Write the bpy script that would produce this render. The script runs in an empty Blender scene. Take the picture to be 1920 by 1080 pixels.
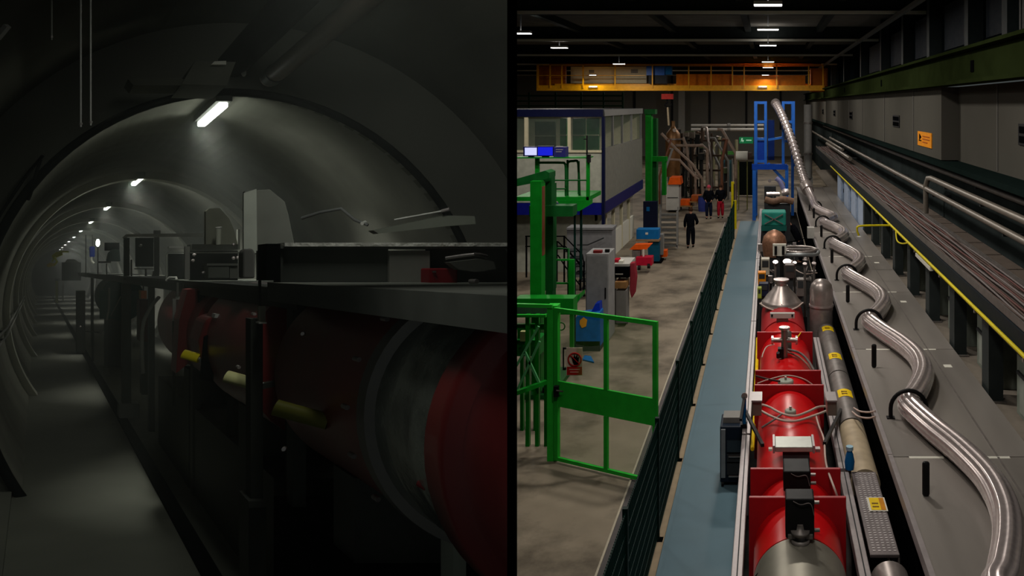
import bpy, bmesh, math, random
from mathutils import Vector, Matrix
random.seed(11)
C = bpy.context.scene.collection
SC = bpy.context.scene
F = 1500.0          # focal length in pixels of the 1920 wide frame
EYE = 6.2           # camera height above the hall floor
# ------------------------------------------------------------------ camera, world, exposure
cam = bpy.data.cameras.new('camera'); camo = bpy.data.objects.new('camera', cam); C.objects.link(camo)
camo.location = (0, 0, EYE); camo.rotation_euler = (math.pi/2, 0, 0)
cam.sensor_width = 36; cam.lens = 36*F/1920; cam.shift_x = -480/1920; cam.shift_y = -344/1920
cam.clip_start = 0.05; cam.clip_end = 400
SC.camera = camo
SC.view_settings.view_transform = 'Standard'; SC.view_settings.look = 'None'
SC.view_settings.exposure = 0.0; SC.view_settings.gamma = 1.0; SC.view_settings.use_curve_mapping = False
try:
    SC.cycles.use_denoising = True; SC.cycles.max_bounces = 6; SC.cycles.sample_clamp_indirect = 4
except Exception: pass
w = bpy.data.worlds.new('world'); SC.world = w; w.use_nodes = True
bg = w.node_tree.nodes['Background']; bg.inputs[0].default_value = (0.55, 0.62, 0.6, 1); bg.inputs[1].default_value = 0.08
HALL_LIGHT = .80; TUNNEL_LIGHT = 3.0
def area(name, loc, sx, sy, power, col=(1, .93, .84), rot=(0, 0, 0), spread=math.pi):
    l = bpy.data.lights.new(name, 'AREA'); l.shape = 'RECTANGLE'; l.size = sx; l.size_y = sy
    l.energy = power; l.color = col; l.spread = spread
    o = bpy.data.objects.new(name, l); C.objects.link(o); o.location = loc; o.rotation_euler = rot
    return o
LAMP_MID = [5.5, 14.6, 23.6, 31.3, 39.8, 55.1, 63.5, 79]
LAMP_LEFT = [8.5, 16, 24.5, 33.0, 41.4, 58.0, 76]
def hall_light(x, y, p):
    area('hall_lamp_light', (x, y, 9.105), .82, .3, p)
    area('added_roof_uplight', (x, y, 9.25), .7, .4, p*.035, rot=(math.pi, 0, 0))  # extra upward light, added to brighten the roof
for y in LAMP_MID: hall_light(0, y, HALL_LIGHT*330*(.62 if y < 10 else 1.05))
for y in LAMP_LEFT:
    x = (-10.2 if y < 34 else -10.8) if y > 32 else -.27*y - .5
    hall_light(x, y, HALL_LIGHT*260*(.45 if y < 10 else 1.05))
# tunnel frame: everything in the tunnel runs along D
VX, VY = 70.0, 505.0
D = Vector(((VX-1440)/F, 1.0, -(VY-196)/F))
def TP(u, t, w): return Vector((u, 0, EYE + w)) + D*t
TL = [7.3 + 5.5*k for k in range(10)]
for i, t in enumerate(TL):
    area('tunnel_lamp_and_fill', TP(1.6, t + .1, 1.38), .12, .7, 2.2*TUNNEL_LIGHT, (.96, 1, .89), (0, 0, .74), math.radians(175))
    area('tunnel_lamp_beam', TP(1.5, t + .1, 1.36), .12, .5, 5.2*TUNNEL_LIGHT, (.96, 1, .89), (0, -.32, .74), math.radians(78))
area('tunnel_lamp_and_fill', TP(.55, 2.45, 1.5), .12, .6, .5*TUNNEL_LIGHT, (.97, 1, .92), (0, -.62, 0), math.radians(62))  # unseen light added above the entrance, aimed at the near vessels
area('tunnel_lamp_and_fill', TP(1.3, 3.6, 1.9), .12, .9, 4.2*TUNNEL_LIGHT, (.95, 1, .9), (.75, 0, .3), math.radians(110))  # unseen light added ahead of the portal to brighten the platform fronts

# ------------------------------------------------------------------ materials
def lin(c):
    return tuple(((v/255)/12.92 if v/255 <= .04045 else ((v/255+.055)/1.055)**2.4) for v in c)
MATS = {}
def M(name, rgb, rough=.6, metal=0., var=.12, scale=6., bump=0., emit=None, es=0., alpha=None, stretch=None, rvar=.15):
    if name in MATS: return MATS[name]
    m = bpy.data.materials.new(name); m.use_nodes = True; nt = m.node_tree; N = nt.nodes; L = nt.links
    b = N['Principled BSDF']; c = lin(rgb)
    b.inputs['Roughness'].default_value = rough; b.inputs['Metallic'].default_value = metal
    b.inputs['Specular IOR Level'].default_value = .5 if (rough < .45 or metal > 0) else (0. if rough > .79 else .14)
    if emit:
        b.inputs['Base Color'].default_value = (*c, 1)
        b.inputs['Emission Color'].default_value = (*lin(emit), 1); b.inputs['Emission Strength'].default_value = es
    else:
        tc = N.new('ShaderNodeTexCoord'); mp = N.new('ShaderNodeMapping'); L.new(tc.outputs['Object'], mp.inputs[0])
        if stretch: mp.inputs['Scale'].default_value = stretch
        nz = N.new('ShaderNodeTexNoise'); nz.inputs['Scale'].default_value = scale; nz.inputs['Detail'].default_value = 5
        L.new(mp.outputs[0], nz.inputs[0])
        cr = N.new('ShaderNodeValToRGB'); L.new(nz.outputs[0], cr.inputs[0])
        cr.color_ramp.elements[0].position = .3; cr.color_ramp.elements[1].position = .7
        cr.color_ramp.elements[0].color = (*[max(0, v*(1-var)) for v in c], 1)
        cr.color_ramp.elements[1].color = (*[min(1, v*(1+var)) for v in c], 1)
        L.new(cr.outputs[0], b.inputs['Base Color'])
        mr = N.new('ShaderNodeMapRange'); L.new(nz.outputs[0], mr.inputs[0])
        mr.inputs[3].default_value = max(.03, rough*(1-rvar)); mr.inputs[4].default_value = min(1, rough*(1+rvar))
        L.new(mr.outputs[0], b.inputs['Roughness'])
        if bump:
            bp = N.new('ShaderNodeBump'); bp.inputs['Strength'].default_value = bump; bp.inputs['Distance'].default_value = .02
            L.new(nz.outputs[0], bp.inputs['Height']); L.new(bp.outputs[0], b.inputs['Normal'])
    if alpha is not None:
        b.inputs['Alpha'].default_value = alpha
    MATS[name] = m; return m
def floor_mat(name, base, stain, rough=.6, sc=.6):
    m = bpy.data.materials.new(name); m.use_nodes = True; nt = m.node_tree; N = nt.nodes; L = nt.links
    b = N['Principled BSDF']; b.inputs['Roughness'].default_value = rough; b.inputs['Specular IOR Level'].default_value = .15
    tc = N.new('ShaderNodeTexCoord')
    n1 = N.new('ShaderNodeTexNoise'); n1.inputs['Scale'].default_value = sc; n1.inputs['Detail'].default_value = 9; n1.inputs['Roughness'].default_value = .62
    n2 = N.new('ShaderNodeTexNoise'); n2.inputs['Scale'].default_value = sc*4.5; n2.inputs['Detail'].default_value = 6
    L.new(tc.outputs['Object'], n1.inputs[0]); L.new(tc.outputs['Object'], n2.inputs[0])
    r1 = N.new('ShaderNodeValToRGB'); L.new(n1.outputs[0], r1.inputs[0])
    r1.color_ramp.elements[0].position = .36; r1.color_ramp.elements[0].color = (*lin(stain), 1)
    r1.color_ramp.elements[1].position = .55; r1.color_ramp.elements[1].color = (*lin(base), 1)
    r2 = N.new('ShaderNodeMapRange'); L.new(n2.outputs[0], r2.inputs[0]); r2.inputs[3].default_value = .72; r2.inputs[4].default_value = 1.2
    mx = N.new('ShaderNodeMix'); mx.data_type = 'RGBA'; mx.blend_type = 'MULTIPLY'; mx.inputs[0].default_value = .8
    L.new(r1.outputs[0], mx.inputs[6]); L.new(r2.outputs[0], mx.inputs[7]); L.new(mx.outputs[2], b.inputs['Base Color'])
    MATS[name] = m; return m
concrete = floor_mat('hall concrete', (138, 127, 110), (82, 74, 63), .55)
lanem = M('lane paint', (90, 116, 128), .5, var=.06, scale=1.5)
red = M('red gloss', (205, 12, 18), .32, var=.10, scale=3)
redd = M('red plate', (170, 8, 22), .42, var=.12, scale=4)
steel = M('brushed steel', (160, 150, 146), .36, .65, var=.12, scale=9)
chrome = M('polished steel', (198, 186, 184), .24, .62, var=.10, scale=14)
dsteel = M('dull steel', (118, 112, 108), .5, .45, var=.2, scale=7)
alu = M('aluminium profile', (156, 148, 148), .38, .35, var=.08, scale=12)
plate = M('shield plate', (143, 137, 131), .36, .35, var=.22, scale=1.2, stretch=(1, .18, 1))
black = M('black plastic', (22, 22, 23), .5, var=.2)
blackm = M('black matt', (10, 11, 12), .8, var=.2)
dgrey = M('dark grey paint', (52, 54, 56), .6, var=.15)
mgrey = M('mid grey paint', (128, 127, 124), .6, var=.08)
lgrey = M('light grey paint', (176, 174, 168), .6, var=.05)
white = M('white panel', (214, 212, 200), .6, var=.04)
cream = M('cream panel', (206, 198, 168), .6, var=.06)
green = M('green paint', (14, 128, 32), .45, var=.14, scale=5)
green2 = M('bright green paint', (44, 186, 56), .45, var=.12, scale=5)
dgreen = M('dark green mesh wire', (6, 40, 34), .5, var=.1)
mgreen = M('deep green paint', (16, 84, 34), .5, var=.15)
ogreen = M('olive green girder', (36, 44, 22), .85, var=.15, scale=2)
blue = M('blue frame paint', (10, 92, 186), .42, var=.12)
navy = M('navy trim', (16, 22, 118), .5, var=.1)
bluem = M('blue machine paint', (18, 104, 168), .5, var=.1)
teal = M('teal cloth', (40, 130, 116), .7, var=.15)
orange = M('orange paint', (230, 92, 20), .5, var=.12)
amber = M('crane amber', (246, 172, 8), .4, var=.1)
yellow = M('yellow paint', (214, 196, 20), .5, var=.1)
tape = M('label yellow', (236, 200, 20), .6, var=.1)
beige = M('beige pipe wrap', (176, 160, 134), .55, var=.14, scale=5)
copper = M('copper foil', (150, 108, 84), .45, .5, var=.25, scale=18)
foil = M('crumpled foil', (235, 230, 220), .35, .35, var=.2, scale=22, bump=.8)
brown = M('brown cable', (84, 68, 62), .6, var=.3, scale=20)
greyc = M('grey cable', (112, 104, 102), .5, var=.2, scale=20)
wood = M('wood board', (150, 112, 70), .6, var=.2)
skin = M('skin tone', (190, 140, 116), .6, var=.05)
darkcloth = M('dark clothing', (18, 19, 24), .85, var=.2)
jeans = M('navy jeans', (28, 34, 54), .85, var=.2)
redcloth = M('red trousers cloth', (170, 36, 52), .85, var=.15)
hair = M('brown hair', (60, 42, 32), .8, var=.2)
beam = M('beam dark paint', (34, 40, 40), .7, var=.15)
ceilm = M('roof panel', (112, 110, 106), .8, var=.12, scale=1)
wallm = M('wall panel grey', (84, 82, 76), .85, var=.05, scale=.6)
walld = M('dark wall', (44, 50, 50), .8, var=.2, scale=1)
lamp_h = M('lamp diffuser', (255, 255, 255), emit=(255, 252, 245), es=6)
lamp_t = M('tunnel tube', (255, 255, 255), emit=(246, 255, 240), es=7)
pitch = M('partition black', (2, 2, 2), .9, var=.1)
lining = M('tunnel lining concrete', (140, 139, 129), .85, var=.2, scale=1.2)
liningd = M('unlit vault lining', (104, 103, 95), .9, var=.2, scale=.8)  # darker than the lining: the entrance's missing light is in the colour
ribm = M('rib lamplit concrete', (200, 199, 186), .8, var=.1, scale=2)  # paler than the lining, so the arcs look lit by the lamps
tfloor = M('tunnel floor screed', (112, 112, 102), .75, var=.12, scale=1.5)
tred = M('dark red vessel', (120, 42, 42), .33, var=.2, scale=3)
tdark = M('tunnel dark paint', (74, 75, 70), .6, var=.2)
tgrey = M('tunnel grey panel', (132, 132, 124), .6, var=.1)
glass = M('tinted pane', (110, 160, 80), .3, alpha=.16)
glassw = M('window pane', (120, 140, 130), .2, alpha=.12)
screenb = M('blue screen', (20, 30, 200), emit=(24, 34, 226), es=.55)
screenw = M('white screen', (200, 205, 255), emit=(190, 195, 250), es=.8)

# ------------------------------------------------------------------ geometry helpers
def hp(px, py, Y): return Vector(((px-1440)*Y/F, Y, EYE-(py-196)*Y/F))
YA = Vector((0, 1, 0))
class MB:
    def __init__(s): s.v = []; s.f = []; s.sm = []
    def add(s, vs, fs, smooth=False):
        o = len(s.v); s.v += [Vector(p) for p in vs]
        for f in fs: s.f.append(tuple(i+o for i in f)); s.sm.append(smooth)
        return s
    def prism(s, pts, vec):
        n = len(pts); pts = [Vector(p) for p in pts]; vec = Vector(vec)
        fs = [tuple(range(n))[::-1], tuple(range(n, 2*n))] + [(i, (i+1) % n, n+(i+1) % n, n+i) for i in range(n)]
        return s.add(pts+[p+vec for p in pts], fs)
    def box(s, x0, x1, y0, y1, z0, z1):
        return s.prism([(x0, y0, z0), (x1, y0, z0), (x1, y0, z1), (x0, y0, z1)], (0, y1-y0, 0))
    def pb(s, a, b, c, d, Y, dep, dr=YA):       # front face by its corners at distance Y, real depth behind it
        return s.prism([hp(a, d, Y), hp(c, d, Y), hp(c, b, Y), hp(a, b, Y)], dr*dep)
    def poly(s, pts, Y, dep, dr=YA): return s.prism([hp(x, y, Y) for x, y in pts], dr*dep)
    def tb(s, u0, u1, t0, t1, w0, w1):          # box in the tunnel frame
        return s.prism([TP(u0, t0, w0), TP(u1, t0, w0), TP(u1, t0, w1), TP(u0, t0, w1)], D*(t1-t0))
    def bar(s, p, q, a, b=None):
        p, q = Vector(p), Vector(q); b = b or a; d = (q-p).normalized()
        up = Vector((0, 0, 1)) if abs(d.z) < .9 else Vector((0, 1, 0))
        x = d.cross(up).normalized()*a/2; y = x.cross(d).normalized()*b/2
        return s.prism([p-x-y, p+x-y, p+x+y, p-x+y], q-p)
    def tube(s, pts, r, n=10, closed=False, rs=None):
        pts = [Vector(p) for p in pts]; m = len(pts); vs = []; prev = None
        for i, p in enumerate(pts):
            a = pts[i-1] if i else (pts[-1] if closed else p); b = pts[(i+1) % m] if (i < m-1 or closed) else p
            d = (b-a).normalized()
            if prev is None:
                up = Vector((0, 0, 1)) if abs(d.z) < .9 else Vector((0, 1, 0)); x = d.cross(up).normalized()
            else:
                x = prev - d*prev.dot(d); x = x.normalized()
            prev = x; y = d.cross(x); rr = rs[i] if rs else r
            for k in range(n):
                t = 2*math.pi*k/n; vs.append(p + x*rr*math.cos(t) + y*rr*math.sin(t))
        fs = []; mm = m if closed else m-1
        for i in range(mm):
            for k in range(n):
                a = i*n+k; b = i*n+(k+1) % n; c = ((i+1) % m)*n+(k+1) % n; d2 = ((i+1) % m)*n+k
                fs.append((a, b, c, d2))
        s.add(vs, fs, True)
        if not closed:
            s.add(vs[:n], [tuple(range(n))[::-1]]); s.add(vs[-n:], [tuple(range(n))])
        return s
    def fluted(s, pts, r, n=64, k=9, amp=.05):
        base = len(s.v); s.tube(pts, r, n)
        m = len(pts); P_ = [Vector(p) for p in pts]
        for i in range(m):
            for j in range(n):
                v = s.v[base+i*n+j]; f = 1+amp*math.cos(2*math.pi*k*j/n)
                s.v[base+i*n+j] = P_[i]+(v-P_[i])*f
        return s
    def cyl(s, p, q, r, n=24, r2=None): return s.tube([p, q], r, n, rs=[r, r2 if r2 is not None else r])
    def lathe(s, c, ax, prof, n=28):
        c = Vector(c); ax = Vector(ax).normalized()
        return s.tube([c+ax*h for h, r in prof], 1, n, rs=[max(r, 1e-4) for h, r in prof])
    def circ(s, p, q, r, n=40, a0=0, a1=2*math.pi, w=None, inner=None):
        return s
    def ringseg(s, cu, cw, t0, t1, ro, ri, n=64, a0=0., a1=2*math.pi):   # frontal ring in the tunnel frame
        vs = []
        for i in range(n+1):
            a = a0+(a1-a0)*i/n
            for (r, t) in ((ri, t0), (ro, t0), (ro, t1), (ri, t1)):
                vs.append(TP(cu+r*math.cos(a), t, cw+r*math.sin(a)))
        fs = []
        for i in range(n):
            for k in range(4):
                fs.append((i*4+k, i*4+(k+1) % 4, (i+1)*4+(k+1) % 4, (i+1)*4+k))
        fs.append((0, 1, 2, 3)); fs.append((n*4+3, n*4+2, n*4+1, n*4))
        return s.add(vs, fs)
    def tcyl(s, cu, cw, t0, t1, r, n=48, prof=None):                    # vessel along the tunnel, frontal circles
        prof = prof or [(t0, r), (t1, r)]; vs = []
        for t, rr in prof:
            for k in range(n):
                a = 2*math.pi*k/n; vs.append(TP(cu+rr*math.cos(a), t, cw+rr*math.sin(a)))
        fs = [(i*n+k, i*n+(k+1) % n, (i+1)*n+(k+1) % n, (i+1)*n+k) for i in range(len(prof)-1) for k in range(n)]
        s.add(vs, fs, True); s.add(vs[:n], [tuple(range(n))]); s.add(vs[-n:], [tuple(range(n))[::-1]])
        return s
def mesh_of(name, mb, org, clip=None, bevel=0):
    me = bpy.data.meshes.new(name)
    me.from_pydata([tuple(v-org) for v in mb.v], [], mb.f)
    me.polygons.foreach_set('use_smooth', mb.sm); me.update()
    bm = bmesh.new(); bm.from_mesh(me)
    if clip:
        n = Vector((1, .32, 0)).normalized()
        r = bmesh.ops.bisect_plane(bm, geom=bm.verts[:]+bm.edges[:]+bm.faces[:], plane_co=-org, plane_no=n,
                                   clear_outer=(clip == 'L'), clear_inner=(clip == 'R'))
    bmesh.ops.recalc_face_normals(bm, faces=bm.faces[:])
    bm.to_mesh(me); bm.free()
    return me
def base_of(vs):
    xs = [v.x for v in vs]; ys = [v.y for v in vs]; zs = [v.z for v in vs]
    return Vector(((min(xs)+max(xs))/2, (min(ys)+max(ys))/2, min(zs)))
def mk(name, mb, mat, parent=None, org=None, clip=None, bevel=0, label=None, kind=None):
    wo = org if org is not None else base_of(mb.v)
    me = mesh_of(name, mb, wo, clip); me.materials.append(mat)
    o = bpy.data.objects.new(name, me); C.objects.link(o)
    if parent is not None:
        o.parent = parent; o.location = wo - Vector(parent['w_'])
    else: o.location = wo
    o['w_'] = tuple(wo)
    if bevel:
        b = o.modifiers.new('bevel', 'BEVEL'); b.width = bevel; b.segments = 2; b.limit_method = 'ANGLE'
    if label: o['label'] = label
    if kind: o['kind'] = kind
    return o
def struct(name, mb, mat, clip=None, label=None):
    return mk(name, mb, mat, clip=clip, kind='structure', label=label)
def thing(name, label, cat, parts, group=None, clip=None):
    """parts: list of (name, MB, material[, dict(sub=[(name,MB,mat)], bevel=, label=)])"""
    if len(parts) == 1 and not (len(parts[0]) > 3 and parts[0][3].get('sub')):
        p = parts[0]; ex = p[3] if len(p) > 3 else {}
        o = mk(name, p[1], p[2], clip=clip, bevel=ex.get('bevel', 0))
    else:
        allv = [v for p in parts for v in p[1].v]
        o = bpy.data.objects.new(name, None); C.objects.link(o); o.empty_display_size = .2
        b = base_of(allv); o.location = b; o['w_'] = tuple(b)
        for p in parts:
            ex = p[3] if len(p) > 3 else {}
            q = mk(p[0], p[1], p[2], o, clip=clip, bevel=ex.get('bevel', 0), label=ex.get('label'), kind=ex.get('kind'))
            for s_ in ex.get('sub', []): mk(s_[0], s_[1], s_[2], q, clip=clip)
    o['label'] = label; o['category'] = cat
    if group: o['group'] = group
    return o
def copy_tree(o, off=Vector(), label=None, parent=None):
    c = o.copy(); C.objects.link(c)
    if parent: c.parent = parent
    else: c.location = o.location+off; c['label'] = label or o['label']
    for ch in list(o.children): copy_tree(ch, parent=c)
    return c
def sweep(pts, k=6):
    """Catmull-Rom"""
    P = [Vector(p) for p in pts]; P = [2*P[0]-P[1]]+P+[2*P[-1]-P[-2]]; out = []
    for i in range(1, len(P)-2):
        for j in range(k):
            t = j/k; a, b, c, d = P[i-1:i+3]
            out.append(.5*((2*b)+(c-a)*t+(2*a-5*b+4*c-d)*t*t+(3*b-a-3*c+d)*t**3))
    out.append(P[-2]); return out
# PART2
# ================================================================== SETTING OF THE HALL
def slab(pts, z0, z1):
    return MB().prism([Vector((x, y, z0)) for x, y in pts], (0, 0, z1-z0))
def PX(y): return -.318*y      # the hall side of the partition
ORD = ['first', 'second', 'third', 'fourth', 'fifth', 'sixth', 'seventh', 'eighth', 'ninth', 'tenth', 'eleventh', 'twelfth', 'thirteenth', 'fourteenth']
struct('floor', slab([(PX(5), 5), (5.2, 5), (5.2, 97), (PX(97), 97)], -.3, 0), MATS['hall concrete'], label='stained grey concrete floor of the hall')
lane = slab([(-1.475, 6), (-.42, 6), (-.42, 42.5), (-1.475, 42.5)], 0, .012)
struct('floor', lane, lanem, label='pale blue painted walking lane')
struct('trim_1', slab([(-1.62, 6), (-1.475, 6), (-1.475, 42.5), (-1.62, 42.5)], 0, .03), M('kerb', (150, 134, 110), .7), label='narrow beige kerb along the blue lane')
ch = MB().prism([(-2.26, 6, 0), (-1.62, 6, 0), (-1.62, 6, .012), (-2.26, 6, .012)], (0, 36, 0))
struct('trim_2', ch, M('channel cover', (84, 80, 80), .6, var=.2, scale=2), label='dark floor channel cover beside the fence')
for i, x in enumerate((-2.26, -1.94)):
    struct('trim_%d' % (3+i), MB().box(x-.015, x+.015, 6, 42, .012, .024), M('channel edge', (176, 168, 150), .5), label=None)
struct('floor', slab([(-.42, 6), (1.62, 6), (1.62, 46), (-.42, 46)], 0, .01), M('gap shade floor', (34, 34, 34), .8, var=.3), label='floor below the magnet line, gap shade in its dark colour')  # shade of the gap under the magnets put into a dark floor colour
# roof
struct('ceiling', slab([(PX(5), 5), (6.5, 5), (6.5, 97), (PX(97), 97)], 10.16, 10.4), ceilm)
n = 5
for y in (16.3, 28.5, 40.7, 53, 65, 77, 89):
    m = MB().prism([(PX(y), y, 9.5), (6.5, y, 9.5), (6.5, y, 10.16), (PX(y), y, 10.16)], (0, .16, 0))
    m.prism([(PX(y), y-.16, 9.42), (6.5, y-.16, 9.42), (6.5, y-.16, 9.5), (PX(y), y-.16, 9.5)], (0, .5, 0))
    struct('trim_%d' % n, m, beam, label='dark steel roof beam'); n += 1
    m = MB().prism([(PX(y), y-.19, 9.40), (6.5, y-.19, 9.40), (6.5, y-.19, 9.52), (PX(y), y-.19, 9.52)], (0, .03, 0))  # strip whitened to carry the lit lower edge of the beam
    struct('trim_%d' % n, m, white, label='white strip painting the lit lower edge of a roof beam'); n += 1
for x in (-9.6, -4.8, -1.0, 2.6):
    m = MB().box(x-.14, x+.14, max(8, -x/.318+1), 96, 9.86, 10.16)
    struct('trim_%d' % n, m, beam, label='dark roof purlin'); n += 1
# walls
struct('wall_back', MB().box(PX(97), 5.2, 96, 96.3, 0, 10.2), M('far wall', (150, 148, 140), .8, var=.06, scale=.4))
for x in (-16, -11.5, -7, -2.6, 1.5):
    struct('trim_%d' % n, MB().box(x-.12, x+.12, 95.8, 96, 3.2, 10.1), dgrey, label='dark seam post of the far wall'); n += 1
struct('wall_right', MB().box(5.0, 5.2, 5, 97, 0, 4.72), walld, label='dark lower part of the right wall')
m = MB().box(5.0, 5.2, 5, 21, 4.72, 6.66)
struct('wall_right', m, wallm, label='near grey panelled band of the right wall')
struct('wall_right', MB().box(4.55, 5.2, 21, 96, 4.74, 6.66), wallm, label='far protruding grey panelled band of the right wall')
for y in (13.4, 17.4, 25.0, 31.2, 38.5, 45, 52, 62, 72, 82):
    xw = 5.0 if y < 21 else 4.55
    struct('trim_%d' % n, MB().box(xw-.02, xw, y-.03, y+.03, 4.76, 6.64), M('panel seam', (92, 90, 86), .7), label='seam strip of the right wall panels'); n += 1
struct('trim_%d' % n, MB().box(4.4, 5.0, 5, 95, 4.60, 4.72), M('ledge dark', (24, 34, 32), .8), label='dark ledge under the wall panels'); n += 1
struct('wall_right', MB().box(5.6, 5.8, 5, 97, 7.6, 10.2), M('upper wall dark', (16, 22, 24), .8), label='dark upper part of the right wall')
for y in (14.2, 17.6, 21.0, 26, 31, 37, 45, 55, 66, 80):
    struct('trim_%d' % n, MB().box(5.2, 5.6, y-.2, y+.2, 7.6, 10.1), M('upper column', (38, 45, 46), .6), label='grey column above the crane rail'); n += 1
wn = 1
for a, b in ((15, 17), (18.4, 20.4), (22, 25.2), (27, 30.2), (32, 36.2), (38.5, 44)):
    m = MB().box(5.56, 5.6, a, b, 7.9, 9.3); struct('window_%d' % wn, m, M('night window', (10, 22, 34), .7, var=.1)); wn += 1
# green crane rail girder (I profile)
m = MB().box(4.2, 4.75, 5, 95, 7.38, 7.45).box(4.4, 4.46, 5, 95, 6.74, 7.38).box(4.2, 4.7, 5, 95, 6.66, 6.74)
rl = [('girder', m, ogreen)]
for y in (17.2, 31.0, 46): rl.append(('bolt_plate', MB().box(4.38, 4.4, y-.12, y+.12, 6.9, 7.15), blackm))
rl.append(('rail', MB().box(4.5, 4.57, 5, 95, 7.45, 7.53), dsteel))
thing('crane_rail_girder', 'long green steel crane rail girder along the top of the right wall', 'girder', rl)
thing('ventilation_duct', 'long thin grey duct rising along the roof edge on the right', 'duct', [('ventilation_duct', MB().bar((4.55, 14, 9.3), (4.35, 88, 9.3), .16, .12), M('duct dim', (96, 96, 94), .6))])
for k in range(3):
    thing('conduit_pipe', 'thin grey conduit on the wall column above the crane rail, '+['left', 'middle', 'right'][2-k]+' one of three', 'pipe',
          [('conduit_pipe', MB().cyl((5.15, 15.9+.2*k, 7.62), (5.15, 15.9+.2*k, 10.1), .03, 8), M('conduit dim', (100, 98, 96), .5))], group='three conduits on the upper column')
# black wall standing in for the border between two joined views
P = lambda px, Y: Vector(((px-1440)*Y/F, Y, 0))
m = MB().prism([P(951, 1.8)-Vector((0, 0, .6)), P(969.5, 1.8)-Vector((0, 0, .6)), P(969.5, 97)-Vector((0, 0, .6)), P(951, 97)-Vector((0, 0, .6))], (0, 0, 11.0))
struct('wall_partition', m, pitch, label='black partition wall standing in for the border between tunnel and hall views')

# ================================================================== HALL LAMPS
def hall_lamp(x, y, label):
    thing('ceiling_lamp', label, 'lamp', [('housing', MB().box(x-.42, x+.42, y-.17, y+.17, 9.14, 9.24), lgrey),
        ('diffuser', MB().box(x-.41, x+.41, y-.15, y+.15, 9.115, 9.14), lamp_h),
        ('hanger', MB().box(x-.02, x+.02, y-.02, y+.02, 9.24, 10.16), dgrey)], group='ceiling lamps of the hall')
nm = {23.6: 'uppermost in the photo', 31.3: 'second from the top of the photo', 39.8: 'third from the top of the photo', 55.1: 'fourth from the top of the photo', 63.5: 'lowest of the row, just above the crane'}
for y in LAMP_MID:
    if y in nm: hall_lamp(0, y, 'white ceiling lamp in the right row, ' + nm[y])
nl = {33.0: 'nearest, at the edge of the black partition', 41.4: 'between the roof beams, second from the camera', 58.0: 'farthest, right above the crane'}
for y in LAMP_LEFT:
    if y in nl: hall_lamp(-10.2 if y < 34 else -10.8, y, 'white ceiling lamp in the left row, ' + nl[y])

# ================================================================== OVERHEAD CRANE
Y = 62.0
par = []
m = MB().pb(1006, 160, 1546, 170, Y, 1.2); m.pb(1040, 157, 1546, 160, Y+.9, .3)
par.append(('lower_flange', m, amber))
m = MB().pb(1268, 139, 1372, 160, Y+.5, .5); m.pb(1372, 141, 1510, 160, Y+.1, .7)
par.append(('girder', m, M('girder orange', (206, 112, 12), .45, var=.12)))
par.append(('girder_top', MB().pb(1030, 119, 1540, 124, Y+1.6, .6), M('girder brown', (150, 84, 16), .5)))
m = MB()
for a in (1030, 1052, 1092, 1152, 1222, 1290, 1332, 1372, 1394, 1455, 1515, 1542): par.append(('railing_post', MB().pb(a, 121, a+2.4, 165, Y-.05, .06), amber))
m = MB().pb(1008, 121, 1546, 122.6, Y-.05, .06); m.pb(1008, 141, 1210, 142, Y-.05, .05).pb(1006, 121, 1010, 165, Y-.05, .06)
par.append(('railing', m, amber))
m = MB().pb(1007, 124, 1060, 168, Y+1.3, .4); par.append(('end_carriage', m, M('carriage orange', (170, 92, 18), .5)))
m = MB().pb(1520, 128, 1552, 172, Y+.6, .9); par.append(('end_carriage', m, M('carriage orange', (170, 92, 18), .5)))
for a in (1112, 1430): par.append(('painted_highlight', MB().pb(a-8, 161, a+8, 164, Y-.08, .1), M('pale plate', (230, 226, 220), .3)))  # pale plates paint the lamp highlights on the flange
for a in (1112, 1435):
    p = hp(a, 142, Y-.5); area('crane_lamp_light', p, .5, .3, 60, (1, .95, .85), rot=(-.35, 0, 0))
    par.append(('work_lamp', MB().box(p.x-.3, p.x+.3, p.y-.12, p.y+.2, p.z+.02, p.z+.1), lgrey))
thing('overhead_crane', 'amber overhead travelling crane bridge spanning the hall below the roof', 'crane', par)
m = MB().pb(1212, 124, 1246, 141, Y+.2, 1.0)
pr = [('hoist_body', m, blue), ('motor', MB().pb(1246, 124, 1259, 140, Y+.3, .7), bluem), ('gearbox', MB().pb(1216, 141, 1250, 157, Y+.2, .6), dgrey)]
ropes = MB()
for a in (1246, 1250, 1255): ropes.cyl(hp(a, 157, Y+.6), hp(a+.5, 184, Y+.6), .02, 6)
pr.append(('wire_rope', ropes, dsteel))
thing('crane_hoist', 'blue crane hoist trolley hanging in the middle of the crane', 'hoist', pr)
m = MB().pb(1240, 176, 1262, 186, Y+.4, .4)
hk = MB().tube([hp(1251, 186, Y+.6), hp(1251, 192, Y+.6), hp(1246, 197, Y+.6), hp(1251, 201, Y+.6), hp(1258, 198, Y+.6), hp(1259, 194, Y+.6)], .06, 8)
thing('crane_hook', 'red striped hook block hanging under the crane hoist', 'hook', [('pulley_block', m, M('hook red', (196, 60, 54), .5)), ('hook', hk, black)])
thing('sling_chain', 'pale lifting sling hanging below the crane hook', 'sling', [('sling_chain', MB().cyl(hp(1252, 201, Y+.6), hp(1254, 235, Y+.6), .08, 8), M('sling cloth', (196, 180, 150), .7))])
thing('display_box', 'yellow and black prefabricated panel cabinet behind the crane railing', 'cabinet',
      [('body', MB().pb(1070, 125, 1212, 156, Y+1.35, .2), cream),
       ('vent', MB().pb(1104, 131, 1114, 137, Y+1.33, .02).pb(1183, 130, 1196, 137, Y+1.33, .02), mgrey)])

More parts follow.
